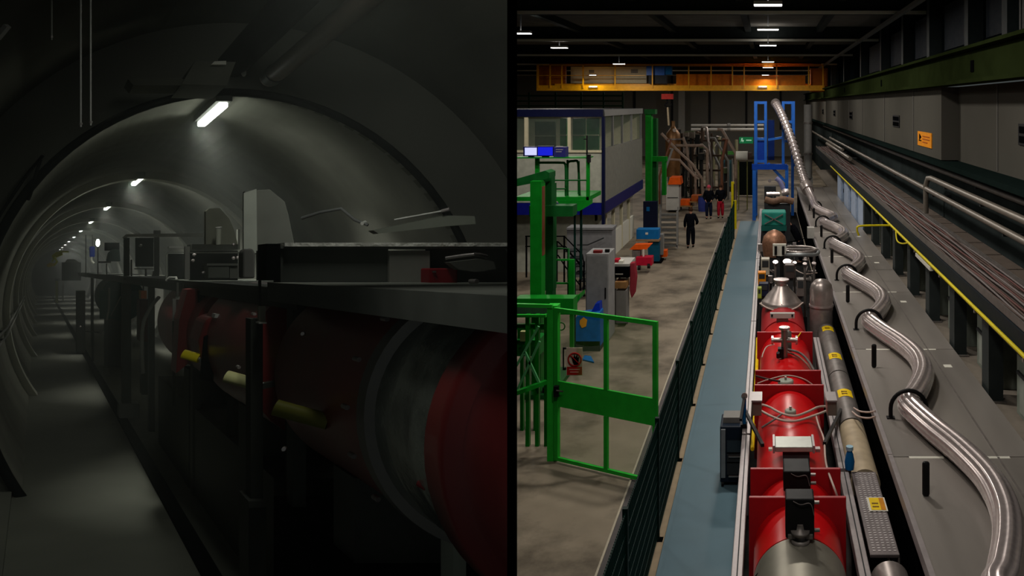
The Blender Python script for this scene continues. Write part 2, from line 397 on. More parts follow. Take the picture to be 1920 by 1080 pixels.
# ================================================================== RIGHT WALL: vents, sign, pipes, trays
for y, lab in ((15.4, 'nearest the camera, cut by the right edge of the photo'), (28.3, 'just beyond the orange sign'), (43.7, 'third from the camera'), (54.6, 'fourth from the camera'), (66, 'farthest down the hall')):
    wd = .5 if y < 20 else .7; xw = 5.0 if y < 21 else 4.55
    thing('wall_vent', 'black square wall vent, ' + lab, 'vent',
          [('frame', MB().box(xw-.03, xw, y-wd, y+wd, 5.40, 5.82), black), ('louvre', MB().box(xw-.045, xw-.03, y-wd+.1, y+wd-.1, 5.45, 5.58).box(xw-.045, xw-.03, y-wd+.1, y+wd-.1, 5.64, 5.77), blackm)], group='black vents on the wall')
thing('wall_sign', 'orange rectangular warning sign on the grey right wall', 'sign',
      [('board', MB().box(4.525, 4.55, 22.16, 24.2, 4.98, 5.40), M('sign orange', (240, 150, 20), .5)),
       ('symbol', MB().prism([(4.515, 23.9, 5.14), (4.515, 23.6, 5.24), (4.515, 23.9, 5.34)], (.01, 0, 0)).box(4.515, 4.525, 23.6, 23.95, 5.12, 5.15), blackm),
       ('lettering', MB().box(4.515, 4.525, 22.4, 23.4, 5.26, 5.29).box(4.515, 4.525, 22.4, 23.4, 5.18, 5.21).box(4.515, 4.525, 22.7, 23.4, 5.09, 5.12), M('sign text', (176, 84, 10), .6))])
def pipe_on_wall(x, z, r, y0, y1, mat, label, clamps=3):
    pr = [('pipe_run', MB().cyl((x, y0, z), (x, y1, z), r, 16), mat)]
    for k in range(clamps):
        y = y0+(y1-y0)*(k+.6)/clamps
        pr.append(('clamp', MB().lathe((x, y, z), YA, [(0, r), (0, r*1.25), (.12, r*1.25), (.12, r)], 16), dsteel))
    for k in range(clamps):
        y = y0+(y1-y0)*(k+.5)/clamps
        pr.append(('bracket', MB().box(x-.02, 5.0, y-.03, y+.03, z-r-.05, z-r), dgrey))
    thing('wall_pipe', label, 'pipe', pr)
pw = M('insulated pipe grey', (126, 118, 108), .4, .35, var=.1)
pipe_on_wall(4.6, 4.12, .075, 12, 22.6, pw, 'grey pipe with an elbow, upper of the near pair on the right wall')
pipe_on_wall(4.5, 3.80, .07, 12, 58, pw, 'long grey pipe running the whole length of the right wall', 7)
pipe_on_wall(4.2, 3.42, .11, 41, 57, pw, 'short thick grey pipe length far along the right wall')
pipe_on_wall(4.85, 4.34, .06, 14, 70, dsteel, 'thin dark pipe directly below the wall ledge', 6)
pipe_on_wall(4.3, 3.60, .08, 46, 80, pw, 'thin grey pipe at the far end of the right wall', 3)
m = MB().tube([(4.6, 22.5, 4.12), (4.55, 22.75, 4.1), (4.5, 22.8, 3.9), (4.5, 22.8, 3.1)], .075, 12)
thing('pipe_elbow', 'grey pipe elbow dropping down from the near wall pipe', 'pipe', [('pipe_elbow', m, pw)])
m = MB().box(3.62, 4.42, 9, 60, 3.0, 3.03).box(3.6, 3.63, 9, 60, 3.0, 3.12).box(4.4, 4.43, 9, 60, 3.0, 3.12)
m2 = MB()
for k in range(34): m2.box(3.62, 5.0, 9.5+1.5*k, 9.56+1.5*k, 2.94, 3.0)
thing('cable_tray', 'wide cable tray loaded with brown cables below the wall pipes', 'tray', [('tray', m, dsteel), ('brackets', m2, dgrey)])
thing('cable_tray', 'narrower dark cable tray on the wall beside the brown cables', 'tray', [('tray', MB().box(4.5, 4.98, 9, 60, 2.9, 3.0), M('tray brown grey', (96, 86, 78), .6)), ('lip', MB().box(4.47, 4.5, 9, 60, 2.9, 3.1), dsteel)])
for k in range(14):
    pts = []; x0 = 3.69+.05*k
    for j in range(40):
        y = 9.2+j*1.28; pts.append((x0+.022*math.sin(j*1.1+k*2.1)+random.uniform(-.01, .01), y, 3.06+.035*random.random()+.02*(k % 2)))
    mat = [brown, greyc, brown, M('reddish cable', (98, 64, 60), .6, var=.2, scale=20)][k % 4]
    thing('power_cable', ['brown', 'pale grey', 'brown', 'reddish'][k % 4]+' cable on the wide wall tray, %s from the hall side' % ORD[k], 'cable', [('power_cable', MB().tube(sweep(pts, 2), .02, 6), mat)], group='cables on the wall tray')
thing('support_beam', 'dark longitudinal steel beam carrying the cable trays', 'beam', [('support_beam', MB().box(3.58, 3.7, 8, 60, 2.62, 2.98), M('beam blue black', (26, 34, 40), .6))])
ypts = [(3.52, y, 2.74) for y in (9, 14, 20, 30, 45)]
yp = [('rail_pipe', MB().tube(ypts, .032, 10), yellow)]
for y in (11, 13.6, 16.4, 19.2, 22.4, 26, 30, 35): yp.append(('bracket', MB().box(3.50, 3.6, y-.03, y+.03, 2.66, 2.72), steel))
thing('yellow_gas_pipe', 'thin yellow pipe running along the edge of the cable trays', 'pipe', yp)
m = MB().tube(sweep([(3.5, 22.9, 2.74), (3.1, 22.9, 2.74), (2.62, 22.9, 2.72), (2.55, 22.9, 2.62), (2.6, 22.9, 2.45)]), .028, 8)
m.tube(sweep([(3.5, 21.9, 2.72), (3.42, 21.2, 2.6), (3.44, 20.6, 2.62), (3.5, 20.0, 2.74)]), .02, 8)
thing('yellow_pipe_branch', 'yellow side branch bending off the long yellow pipe', 'pipe', [('yellow_pipe_branch', m, yellow)])
thing('fluorescent_batten', 'white lamp batten hanging under the yellow pipe', 'lamp', [('fluorescent_batten', MB().box(3.50, 3.58, 17.3, 19.0, 2.60, 2.68), white)])
for k, y in enumerate((30.5, 33.2, 36.4, 40.0)):
    thing('tall_cabinet', 'tall pale blue cabinet at the far end beyond the pillars, %s from the camera' % ['nearest', 'second', 'third', 'farthest'][k], 'cabinet',
          [('body', MB().box(3.62, 4.3, y, y+1.7, 1.31, 2.6), M('cabinet pale blue', (168, 184, 208), .45), dict(bevel=.02)), ('door', MB().box(3.72, 4.2, y-.03, y, 1.4, 2.5), M('door pale blue', (140, 160, 190), .45)), ('handle', MB().box(3.76, 3.79, y-.06, y-.03, 1.8, 2.0), black)], group='pale blue cabinets')
for y, z in ((15.3, 2.62), (12.6, 2.6)):
    thing('red_valve', 'small red valve tag under the yellow pipe, %s' % ('farther one' if y > 14 else 'nearer one'), 'valve',
          [('red_valve', MB().lathe((3.5, y, 2.655), (1, 0, 0), [(-.05, .02), (-.05, .06), (.02, .06), (.03, .02)], 12), redd)])
# dark pillars and cubicles under the tray
nthp = ['nearest', 'second nearest', 'third nearest', 'fourth nearest', 'fifth nearest', 'sixth nearest', 'seventh nearest', 'eighth nearest', 'ninth nearest']
for k in range(9):
    y = 10.7+2.42*k
    thing('support_pillar', 'dark steel pillar carrying the cable trays, %s of the row' % nthp[k], 'pillar',
          [('column', MB().box(3.62, 3.86, y, y+.42, 0, 2.62), M('pillar grey', (44, 50, 50), .6)), ('base_plate', MB().box(3.58, 3.9, y-.05, y+.47, 1.31, 1.34), dsteel)], group='pillars under the trays')
for k in range(8):
    y = 11.5+2.42*k
    cm = M('cubicle grey green', (132, 140, 130), .55)
    thing('switch_cubicle', 'pale grey electrical cubicle between the pillars, %s' % nthp[k], 'cabinet',
          [('body', MB().box(3.95, 4.6, y-.2, y+1.2, 1.31, 2.5), cm, dict(bevel=.01)),
           ('door', MB().box(3.93, 3.95, y, y+1.0, 1.4, 1.95), M('door pale', (154, 158, 150), .5), dict(sub=[('handle', MB().box(3.9, 3.93, y+.1, y+.14, 1.6, 1.8), black)])),
           ('frame', MB().box(3.91, 3.95, y-.1, y+1.1, 1.97, 2.02), dgrey)], group='cubicles below the trays')
struct('floor', MB().box(3.57, 5.0, 6, 60, 1.2, 1.31), M('walkway slab', (120, 112, 102), .7), label='raised walkway behind the shield plates')
thing('dark_bin', 'black bag standing on the raised walkway at the right edge', 'bag',
      [('dark_bin', MB().lathe((4.0, 10.55, 1.31), (0, 0, 1), [(0, .26), (.2, .3), (.5, .24), (.62, .1)], 14), blackm)])

# ================================================================== SHIELD PLATES AND THE SNAKING PIPE
ZP = 1.5
for k in range(9):
    y0 = 5.98+4.7*k; y1 = min(y0+4.68, 45.5)
    m = MB().box(1.64, 3.57, y0, y1, ZP-.06, ZP)
    pr = [('cover_plate', m, plate), ('side_panel', MB().box(1.66, 1.70, y0, y1, 0, ZP-.06), blackm), ('side_panel', MB().box(3.5, 3.54, y0, y1, 0, ZP-.06), blackm)]  # black sides paint the shade of the gap beside the pipe
    pr.append(('edge_rail', MB().box(1.60, 1.66, y0, y1, ZP-.1, ZP+.035), alu))
    pr.append(('seam_strip', MB().box(3.05, 3.08, y0, y1, ZP, ZP+.006), dsteel))
    thing('shield_cover', 'grey steel shield cover table under the snaking pipe, %s section from the camera' % ['first', 'second', 'third', 'fourth', 'fifth', 'sixth', 'seventh', 'eighth', 'ninth'][k], 'cover', pr, group='sections of the shield cover')
for k in range(5):
    y = 10.65+4.7*k
    thing('marking_tape', 'white tape lines across the shield cover, %s pair from the camera' % nthp[k].replace('nearest', '').strip().replace('second', 'second') if k else 'white tape lines across the shield cover, nearest pair', 'tape',
          [('tape_strip', MB().box(1.88, 2.34, y-.03, y+.03, ZP, ZP+.004), white), ('tape_strip', MB().box(2.92, 3.22, y-.03, y+.03, ZP, ZP+.004), white),
           ('tape_strip', MB().box(3.16, 3.30, y-1.05, y-.9, ZP, ZP+.004), white)], group='white tape marks')
prof = [(0, 2.12), (.08, 2.27), (.2, 2.48), (.33, 2.63), (.48, 2.66), (.65, 2.52), (.83, 2.28)]
pts = []
for k in range(-1, 6):
    for p, x in prof:
        Yp = 7.3+4.7*(k+p)
        if 5.4 < Yp < 33: pts.append((x, Yp, 1.69))
pts += [(2.12, 34.5, 1.72), (2.0, 36, 1.95), (1.78, 37.2, 2.4)]
sn = sweep(pts, 6)
prs = [('jacket_pipe', MB().fluted(sn, .172), chrome)]
for k in range(6):
    Yc = 8.55+4.7*k
    i = min(range(len(sn)), key=lambda q: abs(sn[q].y-Yc)); d = (sn[i+1]-sn[i-1]).normalized()
    prs.append(('coupling', MB().lathe(sn[i], d, [(-.06, .16), (-.06, .19), (-.02, .195), (.02, .195), (.06, .19), (.06, .16)], 28), steel))
thing('transfer_line', 'shiny steel transfer pipe snaking over the grey shield covers', 'pipe', prs)
rise = sweep([(1.78, 37.2, 2.4), (1.55, 38.4, 3.15), (1.2, 40.2, 4.4), (.75, 42.0, 5.6), (.42, 43.2, 6.25)], 26)
rs = [.19 + .035*(1 if (i % 4) < 2 else -1) for i in range(len(rise))]
thing('corrugated_riser', 'bright corrugated metal pipe climbing steeply through the blue tower', 'pipe',
      [('bellows', MB().tube(rise, .16, 20, rs=rs), chrome), ('end_collar', MB().lathe((1.78, 37.2, 2.4), (-.25, 1, .6), [(-.35, .28), (.1, .30), (.12, .2)], 20), steel),
       ('end_collar', MB().lathe((.42, 43.2, 6.25), (-.25, .6, .3), [(-.1, .26), (.1, .26)], 20), steel)])
for k in range(7):
    Yh = 12.0+4.7*k
    if Yh > 36: break
    a = [Vector((2.11+.27*math.cos(t), Yh, ZP+.14+.27*math.sin(t))) for t in [math.pi*j/14 for j in range(15)]]
    a = [Vector((2.38, Yh, ZP+.01))]+a+[Vector((1.84, Yh, ZP+.01))]
    lab = ['nearest', 'second', 'third', 'fourth', 'fifth', 'sixth', 'seventh'][k]
    thing('pipe_hoop', 'black hoop bracket arching over the snaking pipe, %s from the camera' % lab, 'bracket',
          [('hoop', MB().tube(a, .032, 8), black), ('foot', MB().box(1.78, 1.9, Yh-.05, Yh+.05, ZP, ZP+.015), black), ('foot', MB().box(2.32, 2.44, Yh-.05, Yh+.05, ZP, ZP+.015), black)], group='hoops over the snaking pipe')
for k in range(6):
    Yh = 9.6+4.7*k
    lab = ['nearest', 'second', 'third', 'fourth', 'fifth', 'sixth'][k]
    thing('stop_post', 'upright black stop post on the shield cover, %s from the camera' % lab, 'post', [('stop_post', MB().box(1.85, 1.94, Yh-.03, Yh+.03, ZP, ZP+.42), black, dict(bevel=.03))], group='stop posts')

# ================================================================== FENCE, GATE
pp = []
for k in range(-1, 12):
    y = 8.81+2.54*k
    pp.append(('post', MB().box(-1.60, -1.54, y-.03, y+.03, .0, 1.76), M('fence post', (8, 34, 28), .5), dict(sub=[('foot_plate', MB().box(-1.62, -1.49, y-.07, y+.07, .0, .03), M('fence post', (8, 34, 28)))])))
for k in range(-1, 11):
    y0 = 8.84+2.54*k; m = MB()
    for i in range(50): yy = y0+.05*i; m.box(-1.574, -1.566, yy, yy+.010, .06, 1.72)
    for z in (.06, .26, .46, .66, .86, 1.06, 1.26, 1.46, 1.70): m.box(-1.578, -1.562, y0, y0+2.48, z, z+.008)
    pp.append(('mesh_panel', m, dgreen))
thing('wire_fence', 'dark green wire mesh fence between the concrete aisle and the blue lane', 'fence', pp)
A = Vector((-3.69, 13.9, 0)); B = Vector((-1.78, 13.0, 0)); G = lambda s, z: A.lerp(B, s)+Vector((0, 0, z))
nG = (B-A).normalized().cross(Vector((0, 0, 1)))
def gq(s0, s1, z0, z1, th=.05): return MB().prism([G(s0, z0), G(s1, z0), G(s1, z1), G(s0, z1)], nG*th)
def gj(*q):
    m = MB()
    for s0, s1, z0, z1 in q:
        b = gq(s0, s1, z0, z1); m.add(b.v, b.f)
    return m
gp = [('frame', gj((0, .04, .04, 2.68), (.96, 1, .04, 2.68), (.04, .96, .04, .10), (.04, .96, 2.61, 2.68), (.50, .535, .10, .98), (.50, .535, 1.42, 2.61)), green2),
      ('kick_panel', gq(.04, .96, .98, 1.42, .04), green2),
      ('upper_pane', gq(.04, .96, 1.42, 2.61, .012), glass), ('lower_pane', gq(.04, .96, .10, .98, .012), glass),
      ('lock', MB().box(-3.68, -3.60, 13.72, 13.80, 1.18, 1.36), black, dict(sub=[('handle', MB().cyl((-3.62, 13.70, 1.3), (-3.5, 13.66, 1.3), .015, 8), dsteel)]))]
thing('mesh_gate', 'bright green framed gate with clear panes standing half open', 'gate', gp)
gx = MB().box(-3.84, -3.66, 13.9, 14.1, 0, 2.7)
thing('gate_post', 'thick green square post carrying the gate hinges', 'post', [('post', gx, green2), ('hinge', MB().box(-3.68, -3.63, 13.86, 13.9, 2.2, 2.3).box(-3.68, -3.63, 13.86, 13.9, .4, .5), dgreen)])
Ys = 13.7
def ring_px(cx, cy, r, Yq, r2, n=28):
    m = MB(); c = hp(cx, cy, Yq); rr = r*Yq/F; r3 = r2*Yq/F
    m.tube([c+Vector((rr*math.cos(a), 0, rr*math.sin(a))) for a in [2*math.pi*k/n for k in range(n)]], r3, 6, closed=True); return m
hand = MB().poly([(1074, 678), (1072, 670), (1075, 671), (1077, 664), (1079, 670), (1082, 664), (1083, 671), (1086, 668), (1085, 676), (1083, 684), (1077, 684)], Ys-.03, .006)
thing('no_entry_sign', 'white sign with a red ring and a dark hand hung on the green gate', 'sign',
      [('board', MB().pb(1062, 652, 1092, 704, Ys, .01), M('sign beige', (214, 196, 176), .6)), ('red_ring', ring_px(1077.5, 674, 12, Ys-.02, 1.4), M('sign red', (176, 36, 30), .6)),
       ('hand_symbol', hand, blackm), ('slash', MB().bar(hp(1069, 665, Ys-.035), hp(1087, 683, Ys-.035), .022, .008), M('sign red', (176, 36, 30))),
       ('red_band', MB().pb(1063, 688, 1091, 703, Ys-.012, .008), M('sign red', (176, 36, 30))),
       ('lettering', MB().pb(1067, 692, 1087, 693.5, Ys-.02, .006).pb(1069, 697, 1085, 698.5, Ys-.02, .006), M('sign pale text', (220, 170, 150)))])
thing('clamp_bar', 'thin dark bar with two clips holding the round sign to the gate post', 'bracket', [('clamp_bar', MB().pb(1055, 652, 1061, 655, Ys, .03).pb(1055, 690, 1061, 694, Ys, .03).pb(1055, 652, 1057, 694, Ys, .03), black)])
# PART3
# ================================================================== MAGNET LINE
CX, CZ, R0 = .34, 1.1, .5
def vessel(y0, y1, label, mat=red, plates=(), dome=None, extra=()):
    pr = []
    prof = [(0, R0), (y1-y0, R0)]
    if dome == 'front': prof = [(-.55, .12), (-.5, .2), (-.3, .38), (-.12, .47), (0, .5), (y1-y0, .5)]
    pr.append(('vessel_body', MB().lathe((CX, y0, CZ), YA, prof, 48), mat))
    for yp, zt in plates:
        m = MB().prism([(CX-.56, yp, .5), (CX+.56, yp, .5), (CX+.56, yp, zt), (CX-.56, yp, zt)], (0, .05, 0))
        pr.append(('flange_plate', m, redd, dict(bevel=.01)))
    for x in (-.35, .35):
        pr.append(('support_foot', MB().box(CX+x-.08, CX+x+.08, (y0+y1)/2-.1, (y0+y1)/2+.1, .01, .8), dgrey))
    pr += list(extra)
    return thing('magnet_vessel', label, 'magnet', pr, group='red vessels of the magnet line')
sil = MB().lathe((CX, 6.4, CZ), YA, [(0, .4), (.25, .47), (.5, .5), (2.1, .5)], 48)
thing('end_vessel', 'grey steel end section of the vessel line at the bottom edge of the photo', 'vessel',
      [('shell', sil, M('bare steel shell', (150, 146, 134), .42, .6, var=.15, scale=3)), ('support_foot', MB().box(CX-.4, CX+.4, 7.2, 7.4, .01, .75), dgrey),
       ('band', MB().lathe((CX, 8.38, CZ), YA, [(0, .5), (0, .515), (.08, .515), (.08, .5)], 48), steel)])
m = MB().lathe((CX, 8.42, 1.60), (0, 0, 1), [(0, .1), (.03, .1), (.03, .06), (.09, .06), (.09, .1), (.12, .1), (.12, .04), (.18, .03)], 14).box(CX-.13, CX+.13, 8.39, 8.45, 1.64, 1.68)
thing('lifting_lug', 'small steel lug fitting on top of the grey end section', 'fitting', [('lifting_lug', m, dsteel)])
sp = lambda y0, y1, x, ry=.02: MB().lathe((x, y0, 1.2), YA, [(0, ry), (y1-y0, ry)], 8)
vessel(8.52, 9.86, 'bright red vessel nearest the camera, under the black covers', plates=((9.2, 1.68), (9.9, 1.69)))
vessel(9.98, 12.86, 'bright red vessel with white hoses crossing it, behind the silver box', plates=((12.86, 1.69),))
vessel(12.96, 13.52, 'short red vessel link between two flange plates with a grey disc', plates=())
vessel(13.6, 17.0, 'farthest bright red vessel carrying the instrument cross', plates=((13.56, 1.69), (16.1, 1.62)))
vessel(17.1, 19.4, 'dark red vessel end under the silver dome', redd, plates=())
for (a, b, c, d, Yb, dep, lab) in ((1473, 936, 1527, 1010, 8.42, .24, 'nearest the camera, just above the steel lug'), (1469, 884, 1520, 922, 9.42, .36, 'farther one, in front of the silver box')):
    m = MB().pb(a, b, c, d, Yb, dep)
    q = [('cover', m, black, dict(bevel=.015))]
    cc = hp(a+14, b+4, Yb-.01)
    q.append(('wire', MB().tube(sweep([cc, cc+Vector((.08, -.01, -.03)), cc+Vector((.18, -.01, -.02)), cc+Vector((.22, -.01, -.14))], 5), .005, 5), greyc))
    q.append(('side_stud', MB().cyl(hp(c, b+6, Yb+.05), hp(c+9, b+6, Yb+.05), .02, 8), steel))
    q.append(('side_stud', MB().cyl(hp(c, d-16, Yb+.05), hp(c+10, d-16, Yb+.05), .02, 8), dsteel))
    thing('black_cover', 'black box cover sitting on the red vessel, ' + lab, 'cover', q, group='black covers')
eb = MB().pb(1453, 838, 1524, 848, 10.3, .34)
thing('electronics_box', 'flat silver electronics box above the red vessel with sockets at both ends', 'box',
      [('case', eb, M('box grey green', (172, 176, 168), .4, .4), dict(bevel=.01)),
       ('end_strip', MB().pb(1449, 836, 1453, 850, 10.28, .36), alu), ('end_strip', MB().pb(1524, 836, 1528, 850, 10.28, .36), alu),
       ('stand', MB().pb(1468, 848, 1518, 872, 10.34, .2), dgrey),
       ('socket', MB().pb(1441, 842, 1448, 846, 10.3, .06), white), ('socket', MB().pb(1529, 842, 1538, 848, 10.3, .08), steel)])
for cx, Yd, zt, lab in ((1473, 13.2, 1.62, 'between the flange plates'), (1482, 11.9, 1.62, 'where the white hoses cross')):
    c = Vector(((cx-1440)*Yd/F, Yd, zt-.02)); rr = .13 if Yd > 12.5 else .085
    thing('sensor_disc', 'grey round sensor cap on the red vessel, ' + lab, 'sensor',
          [('disc', MB().lathe(c, (0, 0, 1), [(0, rr), (.05, rr), (.06, rr*.85)], 20), M('sensor grey', (150, 156, 144), .5)), ('knob', MB().lathe(c+Vector((0, 0, .06)), (0, 0, 1), [(0, .02), (.05, .02)], 8), steel)])
def hose(pts, r, mat, label, name='hose', cat='hose', grp=None, k=6):
    return thing(name, label, cat, [(name, MB().tube(sweep(pts, k), r, 8), mat)], group=grp)
hz = lambda px, py, z: Vector(((px-1440)*(EYE-z)/(py-196), (EYE-z)*F/(py-196), z))
hosem = M('pale hose', (196, 176, 166), .45, var=.1)
hose([hz(1418, 757, 1.62), hz(1440, 762, 1.6), hz(1465, 775, 1.64), hz(1490, 780, 1.66), hz(1515, 772, 1.62), hz(1535, 763, 1.55), hz(1556, 762, 1.5)], .018, hosem, 'upper pale hose sagging across the red vessel')
hose([hz(1418, 765, 1.6), hz(1445, 780, 1.62), hz(1470, 789, 1.66), hz(1495, 789, 1.64), hz(1530, 778, 1.56), hz(1556, 768, 1.5)], .018, hosem, 'lower pale hose sagging across the red vessel')
hose([hz(1428, 802, 1.55), hz(1450, 788, 1.63), hz(1468, 775, 1.64)], .015, greyc, 'short grey hose slanting down left of the sensor cap')
hose([hz(1530, 780, 1.55), hz(1536, 800, 1.5), hz(1545, 825, 1.45), hz(1549, 870, 1.6), hz(1566, 920, 1.62), hz(1580, 960, 1.2)], .014, hosem, 'long pale hose running down the right side of the red vessels')
hose([hz(1478, 655, 1.66), hz(1500, 662, 1.66), hz(1515, 676, 1.6), hz(1526, 694, 1.5)], .022, greyc, 'grey hose curving right off the instrument cross')
hose([hz(1476, 660, 1.64), hz(1496, 668, 1.64), hz(1512, 682, 1.58), hz(1522, 696, 1.48)], .018, M('brown hose', (128, 96, 84), .5), 'brown hose beside the grey one off the instrument cross')
hose([hz(1452, 646, 1.62), hz(1438, 650, 1.6), hz(1431, 662, 1.55), hz(1429, 670, 1.5)], .012, hosem, 'thin pale wire looping left of the instrument cross')
hose([hz(1482, 638, 1.66), hz(1492, 636, 1.64), hz(1503, 622, 1.6)], .010, tape, 'thin yellow wire behind the instrument cross')
hose([hz(1418, 705, 1.62), hz(1440, 711, 1.66), hz(1462, 715, 1.68)], .018, M('dark hose', (70, 40, 40), .5), 'dark hose leading to the round sensor cap')
hose([hz(1420, 719, 1.6), hz(1440, 712, 1.66), hz(1475, 704, 1.7), hz(1505, 710, 1.66), hz(1525, 722, 1.55)], .010, hosem, 'thin pale wire arching between the flange plates')
hose([hz(1601, 765, 1.3), hz(1612, 771, 1.36), hz(1628, 773, 1.45), hz(1641, 771, 1.55)], .014, hosem, 'upper pale hose reaching over the gap to the shield cover')
hose([hz(1598, 772, 1.3), hz(1610, 781, 1.36), hz(1628, 784, 1.45), hz(1641, 781, 1.55)], .014, hosem, 'lower pale hose reaching over the gap to the shield cover')
hose([hz(1446, 1060, 1.45), hz(1420, 1078, 1.3), hz(1405, 1110, 1.1)], .012, blackm, 'black cable hanging at the left of the grey end section')
for a, b, lab in (((1394, 764, 1.15), (1430, 835, 1.5), 'left'), ((1577, 768, 1.15), (1546, 832, 1.5), 'right')):
    thing('strut', 'black diagonal strut holding the silver box, %s one' % lab, 'strut', [('strut', MB().bar(hz(*a), hz(*b), .045), black)])
for cx, lab in ((1412, 'left'), (1553, 'right')):
    thing('junction_box', 'grey junction box beside the red vessel, %s end of the pale hoses' % lab, 'box',
          [('case', MB().pb(cx-2, 754, cx+16, 780, 11.55, .3), M('box steel', (132, 128, 116), .4, .5), dict(bevel=.01)), ('lid', MB().pb(cx-3, 751, cx+17, 754, 11.5, .36), alu)])
# instrument cross
c = Vector((.30, 14.6, 1.6))
thing('instrument_cross', 'silver instrument cross with valves on top of the red vessel', 'instrument',
      [('stem', MB().cyl(c, c+Vector((0, 0, .5)), .06, 14), steel), ('arm', MB().cyl(c+Vector((-.2, 0, .3)), c+Vector((.2, 0, .3)), .045, 12), steel),
       ('flange', MB().lathe(c+Vector((0, 0, .5)), (0, 0, 1), [(0, .1), (.04, .1)], 16), chrome), ('flange', MB().lathe(c+Vector((-.24, 0, .3)), (1, 0, 0), [(0, .08), (.04, .08)], 16), chrome),
       ('flange', MB().lathe(c+Vector((.2, 0, .3)), (1, 0, 0), [(0, .08), (.04, .08)], 16), chrome), ('valve_body', MB().box(c.x-.12, c.x-.02, 14.45, 14.6, 1.62, 1.78), black),
       ('actuator', MB().lathe(c+Vector((.07, .35, .0)), (0, 0, 1), [(0, .07), (.35, .07), (.38, .03)], 14), dsteel), ('knob', MB().lathe(c+Vector((-.12, -.2, .05)), (0, -.6, 1), [(0, .03), (.12, .03)], 10), black)])
thing('cable_duct', 'short grey bar across the top of the far red vessel', 'bar', [('bar', MB().pb(1444, 588, 1490, 597, 16.9, .12), lgrey, dict(sub=[('bolt', MB().pb(1446, 590, 1449, 594, 16.88, .02), blackm), ('bolt', MB().pb(1484, 590, 1487, 594, 16.88, .02), blackm)])), ('bracket', MB().pb(1456, 597, 1478, 606, 16.95, .1), dsteel)])
# silver domes and the crowded middle section
c = Vector((.31, 18.6, 1.58))
thing('silver_dome', 'wide silver cone shaped dome with a flange behind the red vessels', 'dome',
      [('cone', MB().lathe(c, (0, 0, 1), [(0, .46), (.05, .46), (.08, .42), (.2, .34), (.34, .2), (.42, .15)], 36), steel),
       ('flange', MB().lathe(c+Vector((0, 0, -.03)), (0, 0, 1), [(0, .49), (.035, .49)], 36), chrome),
       ('neck', MB().lathe(c+Vector((0, 0, .42)), (0, 0, 1), [(0, .13), (.1, .13), (.1, .18), (.14, .18)], 24), chrome),
       ('rib', MB().bar(c+Vector((0, -.44, .08)), c+Vector((0, -.18, .38)), .03), steel)])
hose([c+Vector((-.5, -.1, .02)), c+Vector((-.3, -.4, -.02)), c+Vector((0, -.52, -.06)), c+Vector((.3, -.4, -.02)), c+Vector((.5, -.1, .04))], .016, hosem, 'pale hose slung around the front of the silver cone')
c = Vector((1.24, 18.6, 1.2))
thing('silver_tank', 'upright silver tank with a domed top beside the shield cover', 'tank',
      [('shell', MB().lathe(c, (0, 0, 1), [(-1.19, .27), (.7, .27), (.82, .24), (.92, .15), (.95, .02)], 32), steel), ('band', MB().lathe(c+Vector((0, 0, .32)), (0, 0, 1), [(0, .29), (.04, .29)], 32), chrome)])
thing('vacuum_pipe', 'vertical chrome pipe pair rising behind the silver cone', 'pipe',
      [('pipe', MB().cyl(hp(1478, 540, 20.4), hp(1478, 492, 20.4), .07, 14), chrome), ('pipe', MB().cyl(hp(1466, 545, 20.8), hp(1466, 480, 20.8), .05, 12), black), ('flange', MB().lathe(hp(1478, 492, 20.4), (0, 0, 1), [(0, .12), (.05, .12)], 16), steel), ('skid', MB().box(.1, .75, 20.1, 21.0, .01, 1.42), dgrey)])
tc = hp(1499, 472, 21.2); rr = .50
thing('cable_ring', 'large pale oval ring of bundled hoses above the middle of the line', 'hose',
      [('ring_outer', MB().tube([tc+Vector((rr*math.cos(a), .55*math.sin(a), .02*math.sin(3*a))) for a in [2*math.pi*k/28 for k in range(28)]], .05, 8, closed=True), M('ring grey', (140, 144, 146), .4, .5)),
       ('ring_inner', MB().tube([tc+Vector((.42*math.cos(a), .45*math.sin(a), .06)) for a in [2*math.pi*k/28 for k in range(28)]], .035, 8, closed=True), steel),
       ('leg', MB().cyl(tc+Vector((-.4, .2, 0)), Vector((tc.x-.4, tc.y+.2, .01)), .035, 8), dsteel), ('leg', MB().cyl(tc+Vector((.4, .2, 0)), Vector((tc.x+.4, tc.y+.2, .01)), .035, 8), dsteel),
       ('cross_bar', MB().bar(tc+Vector((-.5, 0, .06)), tc+Vector((.5, 0, .06)), .05), steel)])
thing('white_bracket', 'white upright bracket plate with two black clamps', 'bracket',
      [('plate', MB().pb(1449, 458, 1474, 480, 20.8, .1), white), ('clamp', MB().pb(1452, 462, 1457, 478, 20.74, .06), black), ('clamp', MB().pb(1466, 462, 1471, 478, 20.74, .06), black), ('stand', MB().pb(1455, 480, 1468, 560, 20.85, .08), dgrey)])
for i, (px, py, s_) in enumerate(((1454, 494, 5), (1476, 493, 8), (1490, 495, 4), (1509, 497, 4), (1526, 496, 4))):
    c = hp(px, py, 20.0); r_ = s_*20/F
    thing('steel_flange', 'bright polished flange below the oval ring, %s from the left' % ['first', 'second', 'third', 'fourth', 'fifth'][i], 'flange',
          [('disc', MB().lathe(c, (0, -.5, 1), [(-.1, r_*.6), (0, r_*.6), (0, r_), (.05, r_)], 16), chrome), ('stem', MB().cyl(c-Vector((0, 0, .08)), Vector((c.x, c.y, .9)), .03, 8), dsteel), ('skirt', MB().box(c.x-.06, c.x+.06, c.y-.04, c.y+.04, .01, .9), dgrey)], group='bright flanges under the ring')
